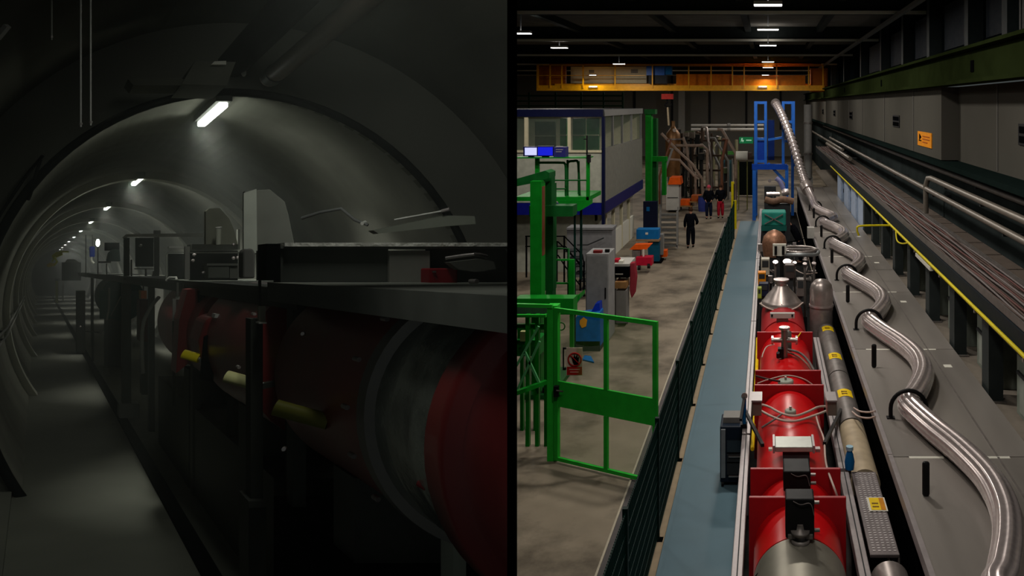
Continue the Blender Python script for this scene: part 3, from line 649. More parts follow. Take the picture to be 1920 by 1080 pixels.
for a, b, c_, d, Yq, dep, mt, lab in ((1427, 486, 1443, 516, 20.6, .3, M('pale box', (176, 170, 156), .5), 'beige upright instrument box at the left of the line'),
        (1421, 511, 1436, 534, 19.9, .25, M('orange box', (226, 140, 24), .5), 'orange box below the beige instrument box'),
        (1423, 532, 1441, 556, 19.4, .25, M('navy box', (28, 34, 56), .5), 'dark navy box between the orange box and the silver cone'),
        (1472, 497, 1490, 522, 19.6, .3, M('brown steel', (78, 68, 66), .5, .5), 'brown steel casing behind the silver cone'),
        (1494, 524, 1508, 556, 19.2, .25, dsteel, 'dull steel casing between the cone and the silver tank'),
        (1420, 540, 1428, 560, 19.0, .2, M('olive box', (150, 160, 60), .6), 'small olive green box beside the aluminium rail')):
    q = hp(a, d, Yq); q2 = hp(c_, d, Yq)
    m = MB().pb(a, b, c_, d, Yq, dep); l_ = MB().box(q.x+.02, q.x+.06, Yq+.05, Yq+.09, .01, q.z).box(q2.x-.06, q2.x-.02, Yq+.05, Yq+.09, .01, q.z)
    thing('instrument_box', lab, 'box', [('case', m, mt, dict(bevel=.012)), ('stand', MB().box(q.x+.04, q2.x-.04, Yq+.05, Yq+dep-.05, .01, q.z), dgrey), ('front_panel', MB().pb(a+2, b+3, c_-2, (b+d)/2, Yq-.012, .012), dgrey)])
_r3 = random.Random(21); _sp = []
for k in range(20):
    px = 1424+_r3.random()*112; py = 448+_r3.random()*100; zt = 1.35+_r3.random()*.45
    if 1448 < px < 1492 and py > 520: px += 50
    c = hz(px, py, zt); r_ = .03+.05*_r3.random(); mt = [steel, dsteel, M('brown steel', (78, 68, 66)), chrome, black][k % 5]
    if k % 3 == 0: body = MB().box(c.x-r_*1.3, c.x+r_*1.3, c.y-r_, c.y+r_, c.z-r_*3, c.z)
    elif k % 3 == 1: body = MB().lathe(c-Vector((0, 0, r_*4)), (0, 0, 1), [(0, r_*1.5), (.02, r_*1.5), (.03, r_), (r_*3.2, r_), (r_*3.6, r_*1.4), (r_*4, r_*1.4)], 12)
    else: body = MB().lathe(c, (1, .2, 0), [(-r_*2.5, r_*1.2), (-r_*2, r_*1.2), (-r_*2, r_*.8), (r_*2, r_*.8), (r_*2, r_*1.2), (r_*2.5, r_*1.2)], 12)
    o = thing('pipe_fitting', 'X', 'fitting', [('body', body, mt), ('stem', MB().cyl(Vector((c.x, c.y, .01)), c-Vector((0, 0, r_*2)), .02, 6), dsteel)], group='small fittings in the crowded middle of the magnet line')
    _sp.append((px, py, o))
for row, (a, b) in {'far': (0, 482), 'middle': (482, 515), 'near': (515, 900)}.items():
    q = sorted([t for t in _sp if a <= t[1] < b], key=lambda t: t[0])
    for k, t in enumerate(q): t[2]['label'] = 'small metal fitting behind the silver cone, %s row, %s from the left' % (row, ORD[k])
for k, (x0, y0, x1, y1) in enumerate(((1422, 470, 1460, 520), (1436, 540, 1424, 500), (1490, 505, 1532, 512), (1500, 548, 1514, 500), (1446, 452, 1510, 447))):
    thing('instrument_cable', 'thin cable among the crowded instruments, ' + ['left one', 'by the orange box', 'under the oval ring', 'beside the silver tank', 'above the oval ring'][k], 'cable',
          [('instrument_cable', MB().tube(sweep([hz(x0, y0, 1.5), hz((x0+x1)/2-3, (y0+y1)/2+5, 1.75), hz(x1, y1, 1.5)]), .016, 6), [greyc, blackm, hosem][k % 3])], group='cables among the instruments')
thing('copper_dome', 'copper coloured foil wrapped dome below the teal cloth', 'dome',
      [('dome', MB().lathe(hp(1452, 455, 24.5), (0, 0, 1), [(-.4, .34), (0, .38), (.2, .33), (.33, .2), (.4, .05)], 24), copper), ('pedestal', MB().lathe((.196, 24.5, .01), (0, 0, 1), [(0, .3), (1.65, .3)], 20), dgrey)])
m = MB().pb(1428, 398, 1474, 424, 27.5, .8)
thing('teal_cloth', 'teal cloth draped over equipment in front of the blue tower', 'cloth', [('cloth', m, teal, dict(bevel=.05)), ('strap', MB().bar(hp(1434, 402, 27.46), hp(1468, 420, 27.46), .03), greyc), ('strap', MB().bar(hp(1434, 420, 27.46), hp(1468, 402, 27.46), .03), greyc)])
thing('equipment_case', 'dark equipment case under the teal cloth', 'case', [('case', MB().pb(1430, 424, 1472, 532.5, 27.6, .7), dgrey), ('hem', MB().pb(1427, 424, 1475, 433, 27.45, .1), M('teal dark', (22, 84, 76), .7))])
thing('silver_pipe', 'short bright horizontal silver pipe at the foot of the blue tower', 'pipe',
      [('pipe', MB().cyl(hp(1437, 364, 33), hp(1462, 364, 33), .09, 14), chrome), ('tee', MB().lathe(hp(1466, 362, 33), (1, 0, .2), [(0, .12), (.12, .16), (.3, .12)], 14), chrome), ('post', MB().cyl(hp(1450, 366, 33), Vector((hp(1450, 366, 33).x, 33, .01)), .04, 8), dsteel)])
thing('wrapped_bundle', 'brown wrapped bundle lying below the silver pipe', 'bundle', [('bundle', MB().tube(sweep([hp(1434, 374, 31), hp(1450, 378, 31), hp(1468, 374, 31), hp(1488, 378, 31)]), .13, 10), M('brown wrap', (118, 92, 76), .7, var=.3, scale=8)), ('trestle', MB().pb(1440, 382, 1482, 500, 31.05, .2), dgrey)])
thing('motor', 'grey round motor inside the lower frame of the blue tower', 'motor', [('housing', MB().lathe(hp(1443, 338, 41), YA, [(-.3, .2), (-.3, .34), (.4, .34)], 24), mgrey), ('shaft', MB().lathe(hp(1443, 338, 41), YA, [(-.42, .08), (-.3, .08)], 12), chrome), ('plinth', MB().pb(1433, 350, 1455, 422.5, 41, .4), dgrey)])
thing('lilac_pipe', 'pale lilac bent pipe beside the motor in the blue tower', 'pipe', [('lilac_pipe', MB().tube(sweep([hp(1455, 334, 40.5), hp(1462, 340, 40.5), hp(1468, 352, 40.5), hp(1472, 362, 40.5)]), .12, 10), M('lilac', (150, 150, 200), .5))])
thing('side_box', 'pale box on the side of the shield cover edge', 'box', [('side_box', MB().pb(1514, 427, 1527, 447, 28.0, .3), lgrey)])
# blue tower
Yt = 43.0; tp = []
m = MB()
for a, b in ((1414, 1419.5), (1433, 1438), (1466, 1471), (1485, 1490.5)): tp.append(('upright', MB().pb(a, 190, b, 312, Yt, .18), blue))
for a, b in ((1411, 1417.5), (1472, 1478)): tp.append(('leg', MB().box(hp(a, 0, Yt).x, hp(b, 0, Yt).x, Yt-.3, Yt-.1, .01, 2.95), blue))
for a, b in ((1414, 1419.5), (1485, 1490.5)): tp.append(('rear_upright', MB().box(hp(a, 0, Yt).x, hp(b, 0, Yt).x, Yt+1.6, Yt+1.8, .01, 6.3), blue))
for a, b, ys in ((1419, 1433, (190, 226, 258, 300)), (1471, 1485, (190, 226, 262))):
    for yy in ys: tp.append(('crossbar', MB().pb(a, yy, b, yy+5, Yt+.02, .14), blue))
tp.append(('lintel', MB().pb(1410, 308, 1476, 318, Yt-.32, .3), M('blue dark', (12, 62, 160), .5)))
tp.append(('side_panel', MB().pb(1420, 264, 1434, 300, Yt+.1, .06), M('blue mesh', (16, 56, 150), .6)))
tp.append(('inner_panel', MB().pb(1440, 225, 1452, 300, Yt+.9, .1), M('blue deep', (8, 36, 96), .6)))
tp.append(('brace', MB().bar(hp(1440, 262, Yt+.1), hp(1466, 258, Yt+.1), .12), blue))
tp.append(('brace', MB().bar(hp(1440, 306, Yt-.1), hp(1477, 345, Yt-.1), .14), blue))
thing('blue_tower', 'tall blue steel frame tower carrying the top of the corrugated pipe', 'tower', tp)
thing('round_column', 'pale grey round duct column beside the blue tower', 'column', [('column', MB().cyl(hp(1515, 334, 47), hp(1515, 196, 47), .24, 20), mgrey), ('collar', MB().lathe(hp(1515, 290, 47), (0, 0, 1), [(0, .27), (.1, .27)], 20), dsteel), ('collar', MB().lathe(hp(1515, 232, 47), (0, 0, 1), [(0, .27), (.1, .27)], 20), dsteel), ('foot', MB().pb(1506, 332, 1524, 400, 46.9, .5), mgrey)])
# aluminium rails, yellow hose, pipe line right of the magnets
for i, (y0, y1) in enumerate(((6, 12.6), (12.66, 19.2), (19.26, 27), (27.06, 40))):
    nmr = ['nearest', 'second', 'third', 'farthest'][i]
    pr = [('beam', MB().box(-.41, -.28, y0, y1, .86, 1.0), alu, dict(bevel=.01)), ('slot', MB().box(-.35, -.335, y0, y1, 1.0, 1.003), dgrey)]
    for y in (y0+.5, (y0+y1)/2, y1-.5): pr.append(('leg', MB().box(-.40, -.30, y-.05, y+.05, .01, .86), alu))
    thing('aluminium_rail', 'aluminium profile rail on legs left of the red vessels, %s length' % nmr, 'rail', pr, group='left aluminium rails')
for i, (y0, y1) in enumerate(((6, 10.9), (11, 17.2))):
    nmr = ['nearer', 'farther'][i]
    pr = [('beam', MB().box(.97, 1.10, y0, y1, 1.06, 1.2), alu, dict(bevel=.01)), ('slot', MB().box(1.03, 1.045, y0, y1, 1.2, 1.203), dgrey)]
    for y in (y0+.5, y1-.5): pr.append(('leg', MB().box(.98, 1.08, y-.05, y+.05, .01, 1.06), alu))
    thing('aluminium_rail', 'aluminium profile rail between the red vessels and the beige pipe, %s length' % nmr, 'rail', pr, group='right aluminium rails')
hose([(-.22, 7.6+.0, 1.02), (-.22, 8, 1.03), (-.235, 12, 1.03), (-.22, 13.2, 1.05)][2:], .03, tape, 'yellow tube lying along the left aluminium rail, nearer piece', 'yellow_tube', 'tube')
hose([(-.23, 13.6, 1.05), (-.22, 15.5, 1.05), (-.23, 17.6, 1.05)], .035, tape, 'yellow tube lying along the left aluminium rail, farther piece', 'yellow_tube', 'tube')
PXr, PZ = 1.33, 1.0
segs = [((7.0, 8.75), steel, 'ribbed steel end of the beige pipe line near the bottom edge'), ((10.95, 12.7), beige, 'beige wrapped pipe length nearest the perforated cover'), ((12.75, 15.0), dsteel, 'dull steel pipe length carrying the nearer yellow label'), ((15.05, 18.2), dsteel, 'dull steel pipe length carrying the farther yellow labels')]
for (y0, y1), mt, lab in segs:
    pr = [('pipe', MB().cyl((PXr, y0, PZ), (PXr, y1, PZ), .21, 28), mt)]
    ys = [y0+.1, y0+.35, y0+.9, y1-.15] if y0 < 9 else [y0+.08, (y0+y1)/2, y1-.1]
    for y in ys: pr.append(('collar', MB().lathe((PXr, y-.04, PZ), YA, [(0, .21), (0, .235), (.08, .235), (.08, .21)], 28), dsteel if mt is not beige else M('beige dark', (120, 108, 92), .5)))
    pr.append(('saddle', MB().box(PXr-.15, PXr+.15, (y0+y1)/2-.05, (y0+y1)/2+.05, .01, .82), dgrey))
    thing('beam_pipe', lab, 'pipe', pr, group='pipe line right of the magnets')
for y in (15.25, ): thing('pipe_band', 'black band around the dull steel pipe', 'band', [('pipe_band', MB().lathe((PXr, y, PZ), YA, [(0, .212), (0, .245), (.1, .245), (.1, .212)], 28), black)])
for y, lab in ((13.7, 'nearest on the dull pipe'), (15.75, 'middle one on the dull pipe'), (17.7, 'farthest one on the dull pipe')):
    pr = []
    for k in range(6):
        a0 = math.radians(52+k*12.0); a1 = a0+math.radians(12.0); q = lambda a, yy: Vector((PXr+.2115*math.cos(a), yy, PZ+.2115*math.sin(a)))
        pr.append((q(a0, y), q(a1, y), q(a1, y+.34), q(a0, y+.34)))
    m = MB()
    for f_ in pr: m.prism(list(f_), (0, 0, .004))
    thing('warning_label', 'yellow warning label on the pipe line, ' + lab, 'label', [('sticker', m, tape), ('print', MB().box(PXr-.06, PXr+.04, y+.08, y+.12, PZ+.216, PZ+.22).box(PXr-.06, PXr+.04, y+.18, y+.22, PZ+.216, PZ+.22), M('print brown', (120, 90, 20), .6))])
# perforated cover with real raised studs
pcv = [('cover', MB().box(1.13, 1.46, 8.85, 10.85, 1.18, 1.22), M('perforated metal', (112, 104, 104), .45, .6), dict(bevel=.008)), ('side', MB().box(1.44, 1.46, 8.85, 10.85, .9, 1.18), dsteel), ('end_stand', MB().box(1.15, 1.44, 9.8, 9.9, .01, 1.18), dgrey)]
st = MB()
for i in range(36):
    for j in range(5):
        x = 1.17+.058*j; y = 8.92+.053*i; st.prism([(x, y, 1.22), (x+.03, y, 1.22), (x+.03, y+.02, 1.22), (x, y+.02, 1.22)], (0, 0, .004))
pcv.append(('studs', st, M('stud light', (190, 184, 184), .4, .5), dict(kind='stuff')))
thing('perforated_cover', 'perforated metal cover with rows of small pale studs over the pipe', 'cover', pcv)
thing('warning_label', 'yellow and white warning label on the perforated cover', 'label', [('sticker', MB().box(1.24, 1.47, 9.78, 10.12, 1.226, 1.232), white), ('field', MB().box(1.27, 1.39, 9.8, 10.1, 1.232, 1.236), tape), ('field', MB().box(1.39, 1.45, 9.8, 10.1, 1.232, 1.236), M('label orange', (200, 130, 10), .6)), ('print', MB().box(1.29, 1.37, 9.86, 9.89, 1.236, 1.239).box(1.29, 1.37, 9.94, 9.97, 1.236, 1.239), M('print brown', (120, 90, 20)))])
thing('blue_valve', 'blue valve between the red vessel and the beige pipe', 'valve', [('body', MB().lathe((1.12, 10.98, 1.2), (0, 0, 1), [(0, .06), (.1, .07), (.2, .05), (.26, .03)], 14), bluem), ('knob', MB().lathe((1.12, 10.98, 1.46), (0, 0, 1), [(0, .05), (.05, .05)], 12), M('knob pale', (150, 190, 210), .4)), ('bracket', MB().box(1.1, 1.14, 10.96, 11.0, .9, 1.2), dsteel)])
# control rack on the lane
pr = [('cabinet', MB().pb(1350, 800, 1392, 905, 12.95, .55), M('rack navy', (26, 36, 50), .5), dict(bevel=.02)), ('top_tray', MB().pb(1356, 783, 1388, 797, 13.1, .3), mgrey),
      ('front_frame', MB().pb(1352, 806, 1360, 896, 12.92, .03), M('rack frame pale', (140, 146, 150), .5)), ('monitor', MB().pb(1363, 826, 1390, 848, 12.92, .03), M('monitor pane', (40, 48, 56), .2)),
      ('drawer', MB().pb(1363, 852, 1390, 866, 12.91, .03), dgrey, dict(sub=[('handle', MB().pb(1366, 856, 1388, 858, 12.88, .03), steel)])), ('drawer', MB().pb(1363, 870, 1390, 890, 12.91, .03), dgrey, dict(sub=[('handle', MB().pb(1366, 893, 1388, 895, 12.88, .03), steel)]))]
for a, yy in ((1355, 12.98), (1386, 12.98), (1357, 13.4), (1386, 13.4)):
    c = hp(a, 0, 13.0); pr.append(('wheel', MB().cyl((c.x-.02, yy, .05), (c.x+.02, yy, .05), .045, 12), black))
thing('control_rack', 'dark blue rolling control rack standing on the blue lane beside the rail', 'rack', pr)
thing('folded_arm', 'blue and black jointed clamp arm fixed on the left rail beside the rack', 'arm', [('column', MB().cyl((-.38, 12.9, 1.0), (-.38, 12.9, 1.5), .03, 10), bluem), ('joint', MB().lathe((-.38, 12.9, 1.5), (0, -1, .3), [(-.04, .05), (.05, .05)], 12), steel), ('arm', MB().bar((-.38, 12.9, 1.5), (-.42, 12.3, 1.35), .04), black), ('clamp', MB().box(-.44, -.34, 12.84, 12.96, 1.0, 1.06), black)])

# ================================================================== LEFT SIDE OF THE HALL
# two-storey office cabin
Yc = 28.7; XC = hp(1130, 0, Yc).x; XL = PX(Yc)
ZT, ZB = 6.02, 2.26
pc = lambda a, b, c, d, Yq, dep: MB().pb(a, b, c, d, Yq, dep)
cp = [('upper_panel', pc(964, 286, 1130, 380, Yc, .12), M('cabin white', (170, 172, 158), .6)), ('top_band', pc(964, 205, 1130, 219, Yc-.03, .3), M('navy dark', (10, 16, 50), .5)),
      ('bottom_band', pc(964, 381, 1130, 403, Yc-.03, .3), navy), ('corner_post', pc(1128, 219, 1133, 421, Yc-.05, .2), M('navy dark', (10, 16, 50))),
      ('sill', pc(964, 282, 1130, 286, Yc-.05, .2), cream), ('mullion', pc(983, 220, 990, 284, Yc, .1), cream), ('mullion', pc(1064, 220, 1070, 284, Yc, .1), cream),
      ('window_pane', pc(964, 219, 1128, 284, Yc+.06, .02), glassw)]
Yf = 37.6
sx = XC+.02
side = MB().box(sx-.1, sx, Yc+.1, Yf, 4.25, 5.98) ; 
cp += [('side_panel', MB().box(sx-.1, sx, Yc+.15, Yf, ZB+.1, 4.62), M('cabin side shaded', (118, 117, 108), .6)), ('side_top_band', MB().box(sx-.1, sx+.03, Yc+.15, Yf, 5.78, ZT), mgrey),  # side panel: cabin white darkened to hold the shade of this side
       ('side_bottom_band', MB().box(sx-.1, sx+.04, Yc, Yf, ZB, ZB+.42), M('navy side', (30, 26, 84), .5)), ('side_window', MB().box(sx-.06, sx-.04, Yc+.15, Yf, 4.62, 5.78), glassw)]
for y in (30.6, 32.6, 34.8, 37.4): cp.append(('side_mullion', MB().box(sx-.08, sx, y-.05, y+.05, 4.62, 5.78), mgrey))
cp += [('floor_deck', MB().box(XL-3.5, sx-.12, Yc+.35, Yf, ZB, ZB+.15), mgrey), ('inner_wall', MB().box(XL-3.5, sx-.1, Yf-.1, Yf, ZB+.1, ZT), cream), ('roof_deck', MB().box(XL-3.5, sx, Yc+.3, Yf, ZT-.1, ZT), dgrey)]
thing('office_cabin', 'white upper storey office cabin with navy blue trim and windows', 'cabin', cp, clip='R')
for a, b, c_, d, dy, mt, lab in ((1003, 228, 1040, 280, 2.5, M('cabin board brown', (110, 94, 74), .7), 'brown board'), (1050, 222, 1062, 283, 3.0, green, 'green board'), (1074, 222, 1096, 283, 3.0, green, 'wide green board'), (1100, 222, 1122, 283, 3.4, mgreen, 'dark green board')):
    q = hp(a, d, Yc+dy)
    thing('cabin_shelf', lab + ' seen through the front window of the office cabin', 'shelf', [('board', MB().pb(a, b, c_, d, Yc+dy, .2), mt), ('shelf_edge', MB().pb(a, (b+d)/2, c_, (b+d)/2+2, Yc+dy-.1, .1), cream), ('foot', MB().box(q.x, hp(c_, d, Yc+dy).x, Yc+dy, Yc+dy+.2, ZB+.15, q.z), dgrey)])
area('added_cabin_light', (XC-2.0, 33, 5.85), 1.2, .4, 60, (1, .95, .85))  # unseen lamp added to light the cabin interior
thing('added_cabin_lamp', 'added ceiling lamp inside the office cabin', 'lamp', [('added_cabin_lamp', MB().box(XC-2.6, XC-1.4, 32.8, 33.2, 5.86, 5.92), lgrey)])
lo = [('front_wall', pc(964, 403, 1130, 545, Yc+.9, .1), M('cabin white', (170, 172, 158), .6)), ('side_wall', MB().box(sx-.5, sx-.4, Yc+.9, Yf, 0, 1.0), white), ('side_upper', MB().box(sx-.5, sx-.4, Yc+.9, Yf, 1.9, ZB), white), ('side_pane', MB().box(sx-.47, sx-.45, Yc+.9, Yf, 1.0, 1.9), glassw)]
for y in (29.7, 31.2, 32.8, 34.6, 36.4): lo.append(('side_frame', MB().box(sx-.5, sx-.38, y-.06, y+.06, 0, ZB), cream))
thing('ground_storey', 'white ground floor walls with windows under the office cabin', 'cabin', lo, clip='R')
thing('grey_partition_block', 'large pale grey block standing under the office cabin corner', 'block', [('body', pc(1063, 430, 1148, 520, 26.5, .6), M('block grey', (122, 122, 124), .6)), ('ledge', pc(1062, 427, 1149, 431, 26.45, .7), M('block grey', (122, 122, 124)))])
# stair with black railings
sr = MB()
Yq = 25.4
def rl_(pts, r=.022): 
    return MB().tube([hp(x, y, Yq) for x, y in pts], r, 6)
sp_ = [('handrail', rl_([(985, 443), (1058, 443), (1092, 478), (1096, 500)]), blackm), ('middle_rail', rl_([(985, 462), (1060, 462), (1090, 500), (1094, 520)]), blackm),
       ('handrail', rl_([(1046, 453), (1094, 500)]), blackm), ('lower_rail', rl_([(1046, 478), (1060, 500), (1088, 535)]), blackm)]
for x, y0, y1 in ((987, 442, 520), (1058, 442, 530), (1044, 452, 528), (1088, 470, 545), (1095, 490, 556)): sp_.append(('baluster', rl_([(x, y0), (x, y1)], .03), blackm))
for k in range(6): sp_.append(('tread', pc(1060+6*k, 470+14*k, 1082+5*k, 473+14*k, Yq+.1, .4), dgrey))
thing('metal_stair', 'dark metal stair with black railings behind the green lift', 'stair', sp_)
thing('stair_handrail', 'thin dark handrail sloping over the pale grey block', 'handrail', [('stair_handrail', MB().tube([hp(1082, 459, 26.2), hp(1102, 459, 26.2), hp(1132, 446, 26.2)], .025, 6), dgrey)])
# green lift frame
gl = [('column', pc(994, 340, 1015, 574, 17.0, .3), green), ('column', pc(1022, 345, 1037, 545, 18.2, .3), mgreen), ('rail_channel', pc(1013, 350, 1017, 480, 17.05, .2), M('rust brown', (110, 60, 40), .7)),
      ('top_beam', MB().poly([(966, 336), (1022, 320), (1030, 324), (1030, 334), (996, 344), (966, 350)], 17.2, .5), mgreen), ('cross_beam', pc(992, 386, 1074, 406, 17.6, .4), mgreen),
      ('head_block', pc(1018, 325, 1034, 400, 17.8, .3), mgreen), ('base_beam', pc(966, 560, 1075, 590, 16.6, .35), green), ('base_plate', MB().box(hp(985, 0, 17).x, hp(1040, 0, 17).x, 16.8, 18.6, 0, .1), mgreen),
      ('lower_column', MB().box(hp(996, 0, 17).x, hp(1014, 0, 17).x, 17, 17.3, .1, hp(0, 574, 17).z), green), ('lower_column', MB().box(hp(1023, 0, 18.2).x, hp(1036, 0, 18.2).x, 18.2, 18.5, .1, hp(0, 545, 18.2).z), mgreen)]
thing('green_lift', 'green steel lifting frame with two columns at the left of the hall', 'lift', gl, clip='R')
Yp_ = 19.2
pf = [('deck', pc(966, 369, 1104, 377, Yp_, 1.4), green), ('skirt_panel', MB().poly([(1044, 376), (1106, 376), (1106, 384), (1086, 396), (1060, 396)], Yp_-.05, .3), green), ('desk_top', pc(966, 295, 1104, 297, Yp_, .5), green),
      ('railing_post', pc(1099, 292, 1105, 380, Yp_, .08), green), ('railing_post', pc(1083, 302, 1086, 374, Yp_+.6, .06), mgreen), ('railing_post', pc(1062, 300, 1065, 374, Yp_+.3, .06), mgreen), ('railing_post', pc(1003, 297, 1010, 372, Yp_+.2, .1), green),
      ('loop_rail', MB().tube(sweep([hp(1064, 374, Yp_+.3), hp(1064, 315, Yp_+.3), hp(1066, 304, Yp_+.3), hp(1075, 302, Yp_+.3), hp(1083, 303, Yp_+.3), hp(1085, 320, Yp_+.3), hp(1087, 374, Yp_+.3)]), .03, 8), mgreen),
      ('loop_rail', MB().tube(sweep([hp(1010, 305, Yp_+.2), hp(1050, 305, Yp_+.2), hp(1059, 307, Yp_+.2), hp(1061, 320, Yp_+.2), hp(1061, 374, Yp_+.2)]), .03, 8), mgreen),
      ('middle_rail', MB().cyl(hp(1010, 338, Yp_), hp(1100, 338, Yp_), .02, 6), mgreen), ('middle_rail', MB().cyl(hp(1010, 354, Yp_), hp(1060, 354, Yp_), .02, 6), mgreen),
      ('support_leg', MB().box(hp(1070, 0, Yp_).x, hp(1073, 0, Yp_).x, Yp_+.3, Yp_+.36, 0, hp(0, 396, Yp_).z), dgreen), ('support_leg', MB().box(hp(1078, 0, Yp_).x, hp(1082, 0, Yp_).x, Yp_+.5, Yp_+.56, 1.9, hp(0, 384, Yp_).z), dgreen)]
thing('green_platform', 'green work platform with railings beside the office cabin windows', 'platform', pf, clip='R')
thing('camera_mast', 'dark slim mast with a camera box at the platform corner', 'mast', [('mast', pc(1099, 254, 1101.5, 292, Yp_+.1, .04), black), ('camera_box', pc(1100, 290, 1106, 305, Yp_-.1, .12), black), ('side_arm', pc(1094, 260, 1099, 262, Yp_+.1, .04), black)])
thing('monitor', 'small monitor with a bright white screen on the green platform', 'monitor', [('case', pc(981, 275, 1008, 293, Yp_+.05, .12), M('case navy', (22, 22, 70), .5)), ('screen', pc(984, 277, 1006, 291, Yp_+.03, .02), screenw), ('stand', pc(990, 293, 1000, 295, Yp_+.1, .1), black)])
thing('monitor', 'monitor with a blue screen on the green platform', 'monitor', [('case', pc(1007, 274, 1037, 293, Yp_+.05, .12), M('case navy', (22, 22, 70))), ('screen', pc(1008.5, 276, 1036, 291.5, Yp_+.03, .02), screenb), ('stand', pc(1016, 293, 1028, 295, Yp_+.1, .1), black)])
thing('control_case', 'dark blue control case right of the monitors', 'case', [('case', pc(1038, 276, 1060, 294.5, Yp_+.05, .3), M('case violet', (44, 44, 110), .5)), ('handle', pc(1043, 274, 1055, 276, Yp_+.1, .04), lgrey), ('lettering', pc(1042, 280, 1056, 281, Yp_+.045, .005).pb(1042, 284, 1053, 285, Yp_+.045, .005), lgrey)])
gk = [('lower_frame', MB().tube([hp(1044, 466, 18.8), hp(1066, 466, 18.8), hp(1066, 556, 18.8)], .03, 8), mgreen), ('post', pc(1066, 487, 1076, 562, 18.6, .1), green), ('rail', pc(1020, 486, 1068, 489, 18.7, .06), green), ('rail', pc(1020, 530, 1068, 533, 18.7, .06), green), ('kick_plate', MB().poly([(1035, 566), (1075, 562), (1087, 552), (1087, 560), (1070, 582), (1035, 582)], 17.6, .5), green), ('leg', MB().box(hp(1068, 0, 18.6).x, hp(1075, 0, 18.6).x, 18.6, 18.7, 0, 1.7), green)]
thing('green_barrier', 'green railing barrier at the foot of the lift columns', 'barrier', gk)
# fencing and machine left of the gate
gf = [('top_rail', MB().bar(hp(964, 572, 13.9), hp(1036, 574, 13.9), .06), green2), ('panel', pc(966, 576, 1030, 594, 14.6, .06), M('panel grey green', (70, 100, 80), .5)), ('second_rail', MB().bar(hp(964, 592, 14.4), hp(1024, 592, 14.4), .05), green2), ('third_rail', pc(964, 608, 1024, 618, 14.6, .06), green)]
for x in (985, 1003, 1020): gf.append(('post', MB().box(hp(x, 0, 14.5).x, hp(x+7, 0, 14.5).x, 14.5, 14.6, 0, hp(0, 590, 14.5).z), green))
for a, b in (((966, 740), (1012, 640)), ((984, 660), (1012, 720)), ((966, 690), (1010, 612))): gf.append(('brace', MB().bar(hp(*a, 14.3), hp(*b, 14.3), .04), M('brace pale green', (90, 170, 110), .5)))
gf.append(('bottom_rail', MB().bar(hp(964, 738, 13.9), hp(1024, 716, 14.4), .07), green))
thing('green_frame_fence', 'green tubular frame fence with braces left of the gate post', 'fence', gf, clip='R')
gm = [('body', pc(966, 638, 1010, 668, 15.2, .5), M('machine green', (20, 110, 40), .5)), ('top_block', pc(970, 618, 1000, 640, 15.3, .4), green), ('pale_part', pc(975, 622, 985, 640, 15.15, .1), M('machine pale', (170, 176, 120), .6)), ('leg', MB().box(hp(975, 0, 15.2).x, hp(981, 0, 15.2).x, 15.2, 15.3, 0, hp(0, 668, 15.2).z), green), ('leg', MB().box(hp(1000, 0, 15.2).x, hp(1006, 0, 15.2).x, 15.2, 15.3, 0, hp(0, 668, 15.2).z), green), ('gauge', ring_px(1052, 612, 7, 14.2, 1.2, 20), mgreen)]
thing('green_machine', 'green machine frame behind the tubular fence at the black partition', 'machine', gm, clip='R')
cM = hp(1023, 736, 13.6)
thing('marker_post', 'slim barrier post with a red top and a white lower part by the gate', 'post', [('base', MB().lathe((cM.x, 15.3, 0), (0, 0, 1), [(0, .12), (.05, .1), (.07, .05)], 16), black), ('white_pole', MB().cyl((cM.x-.45, 15.3, .05), (cM.x-.45, 15.3, .9), .05, 12), M('pale pink', (206, 170, 150), .6)), ('orange_band', MB().cyl((cM.x-.45, 15.3, .9), (cM.x-.45, 15.3, 1.15), .055, 12), orange), ('red_head', MB().cyl((cM.x-.45, 15.3, 1.15), (cM.x-.45, 15.3, 1.45), .075, 12), redd)]) if False else \
thing('marker_post', 'slim barrier post with a red top and a white lower part by the gate', 'post', [('base', MB().pb(1017, 728, 1032, 738, 17.0*.995, .2), black), ('white_pole', pc(1020, 668, 1028, 730, 17, .09), M('pale pink', (206, 170, 150), .6)), ('orange_band', pc(1020, 650, 1028, 668, 17, .09), orange), ('red_head', pc(1017, 628, 1031, 651, 16.97, .15), redd)])
# grey cabinet, blue cover, bench
thing('control_cabinet', 'tall grey control cabinet behind the green gate', 'cabinet', [('body', pc(1098, 476, 1141, 640, 20.9, .85), M('cabinet grey', (150, 150, 150), .55), dict(bevel=.015)), ('door', pc(1100, 480, 1139, 634, 20.87, .03), M('cabinet door grey', (140, 140, 141), .55), dict(sub=[('handle', pc(1134, 540, 1136, 560, 20.84, .03), black)])), ('plinth', pc(1099, 636, 1140, 641, 20.86, .03), dgrey)])
thing('red_tool', 'red tool lying on top of the tall grey cabinet', 'tool', [('body', pc(1112, 470, 1128, 476, 21.0, .15), M('tool red', (130, 40, 40), .6)), ('grip', pc(1134, 468, 1142, 476, 21.1, .1), black)])
bl = MB().poly([(1075, 602), (1082, 592), (1124, 586), (1126, 650), (1100, 652), (1076, 646)], 20.1, .5)
thing('blue_cover', 'blue plastic cover over a low machine in front of the grey cabinet', 'cover', [('sheet', bl, M('blue sheet', (14, 96, 170), .45, var=.2), dict(bevel=.03)), ('peak', MB().poly([(1108, 586), (1116, 570), (1124, 568), (1125, 586)], 20.3, .3), M('blue sheet dark', (14, 50, 170), .5)), ('orange_sticker', MB().poly([(1087, 601), (1094, 595), (1101, 600), (1099, 612), (1091, 615), (1087, 608)], 20.08, .01), M('sticker orange', (236, 160, 40), .6)), ('skirt', MB().box(hp(1078, 0, 20.1).x, hp(1125, 0, 20.1).x, 20.1, 20.6, 0, .25), dgrey)])
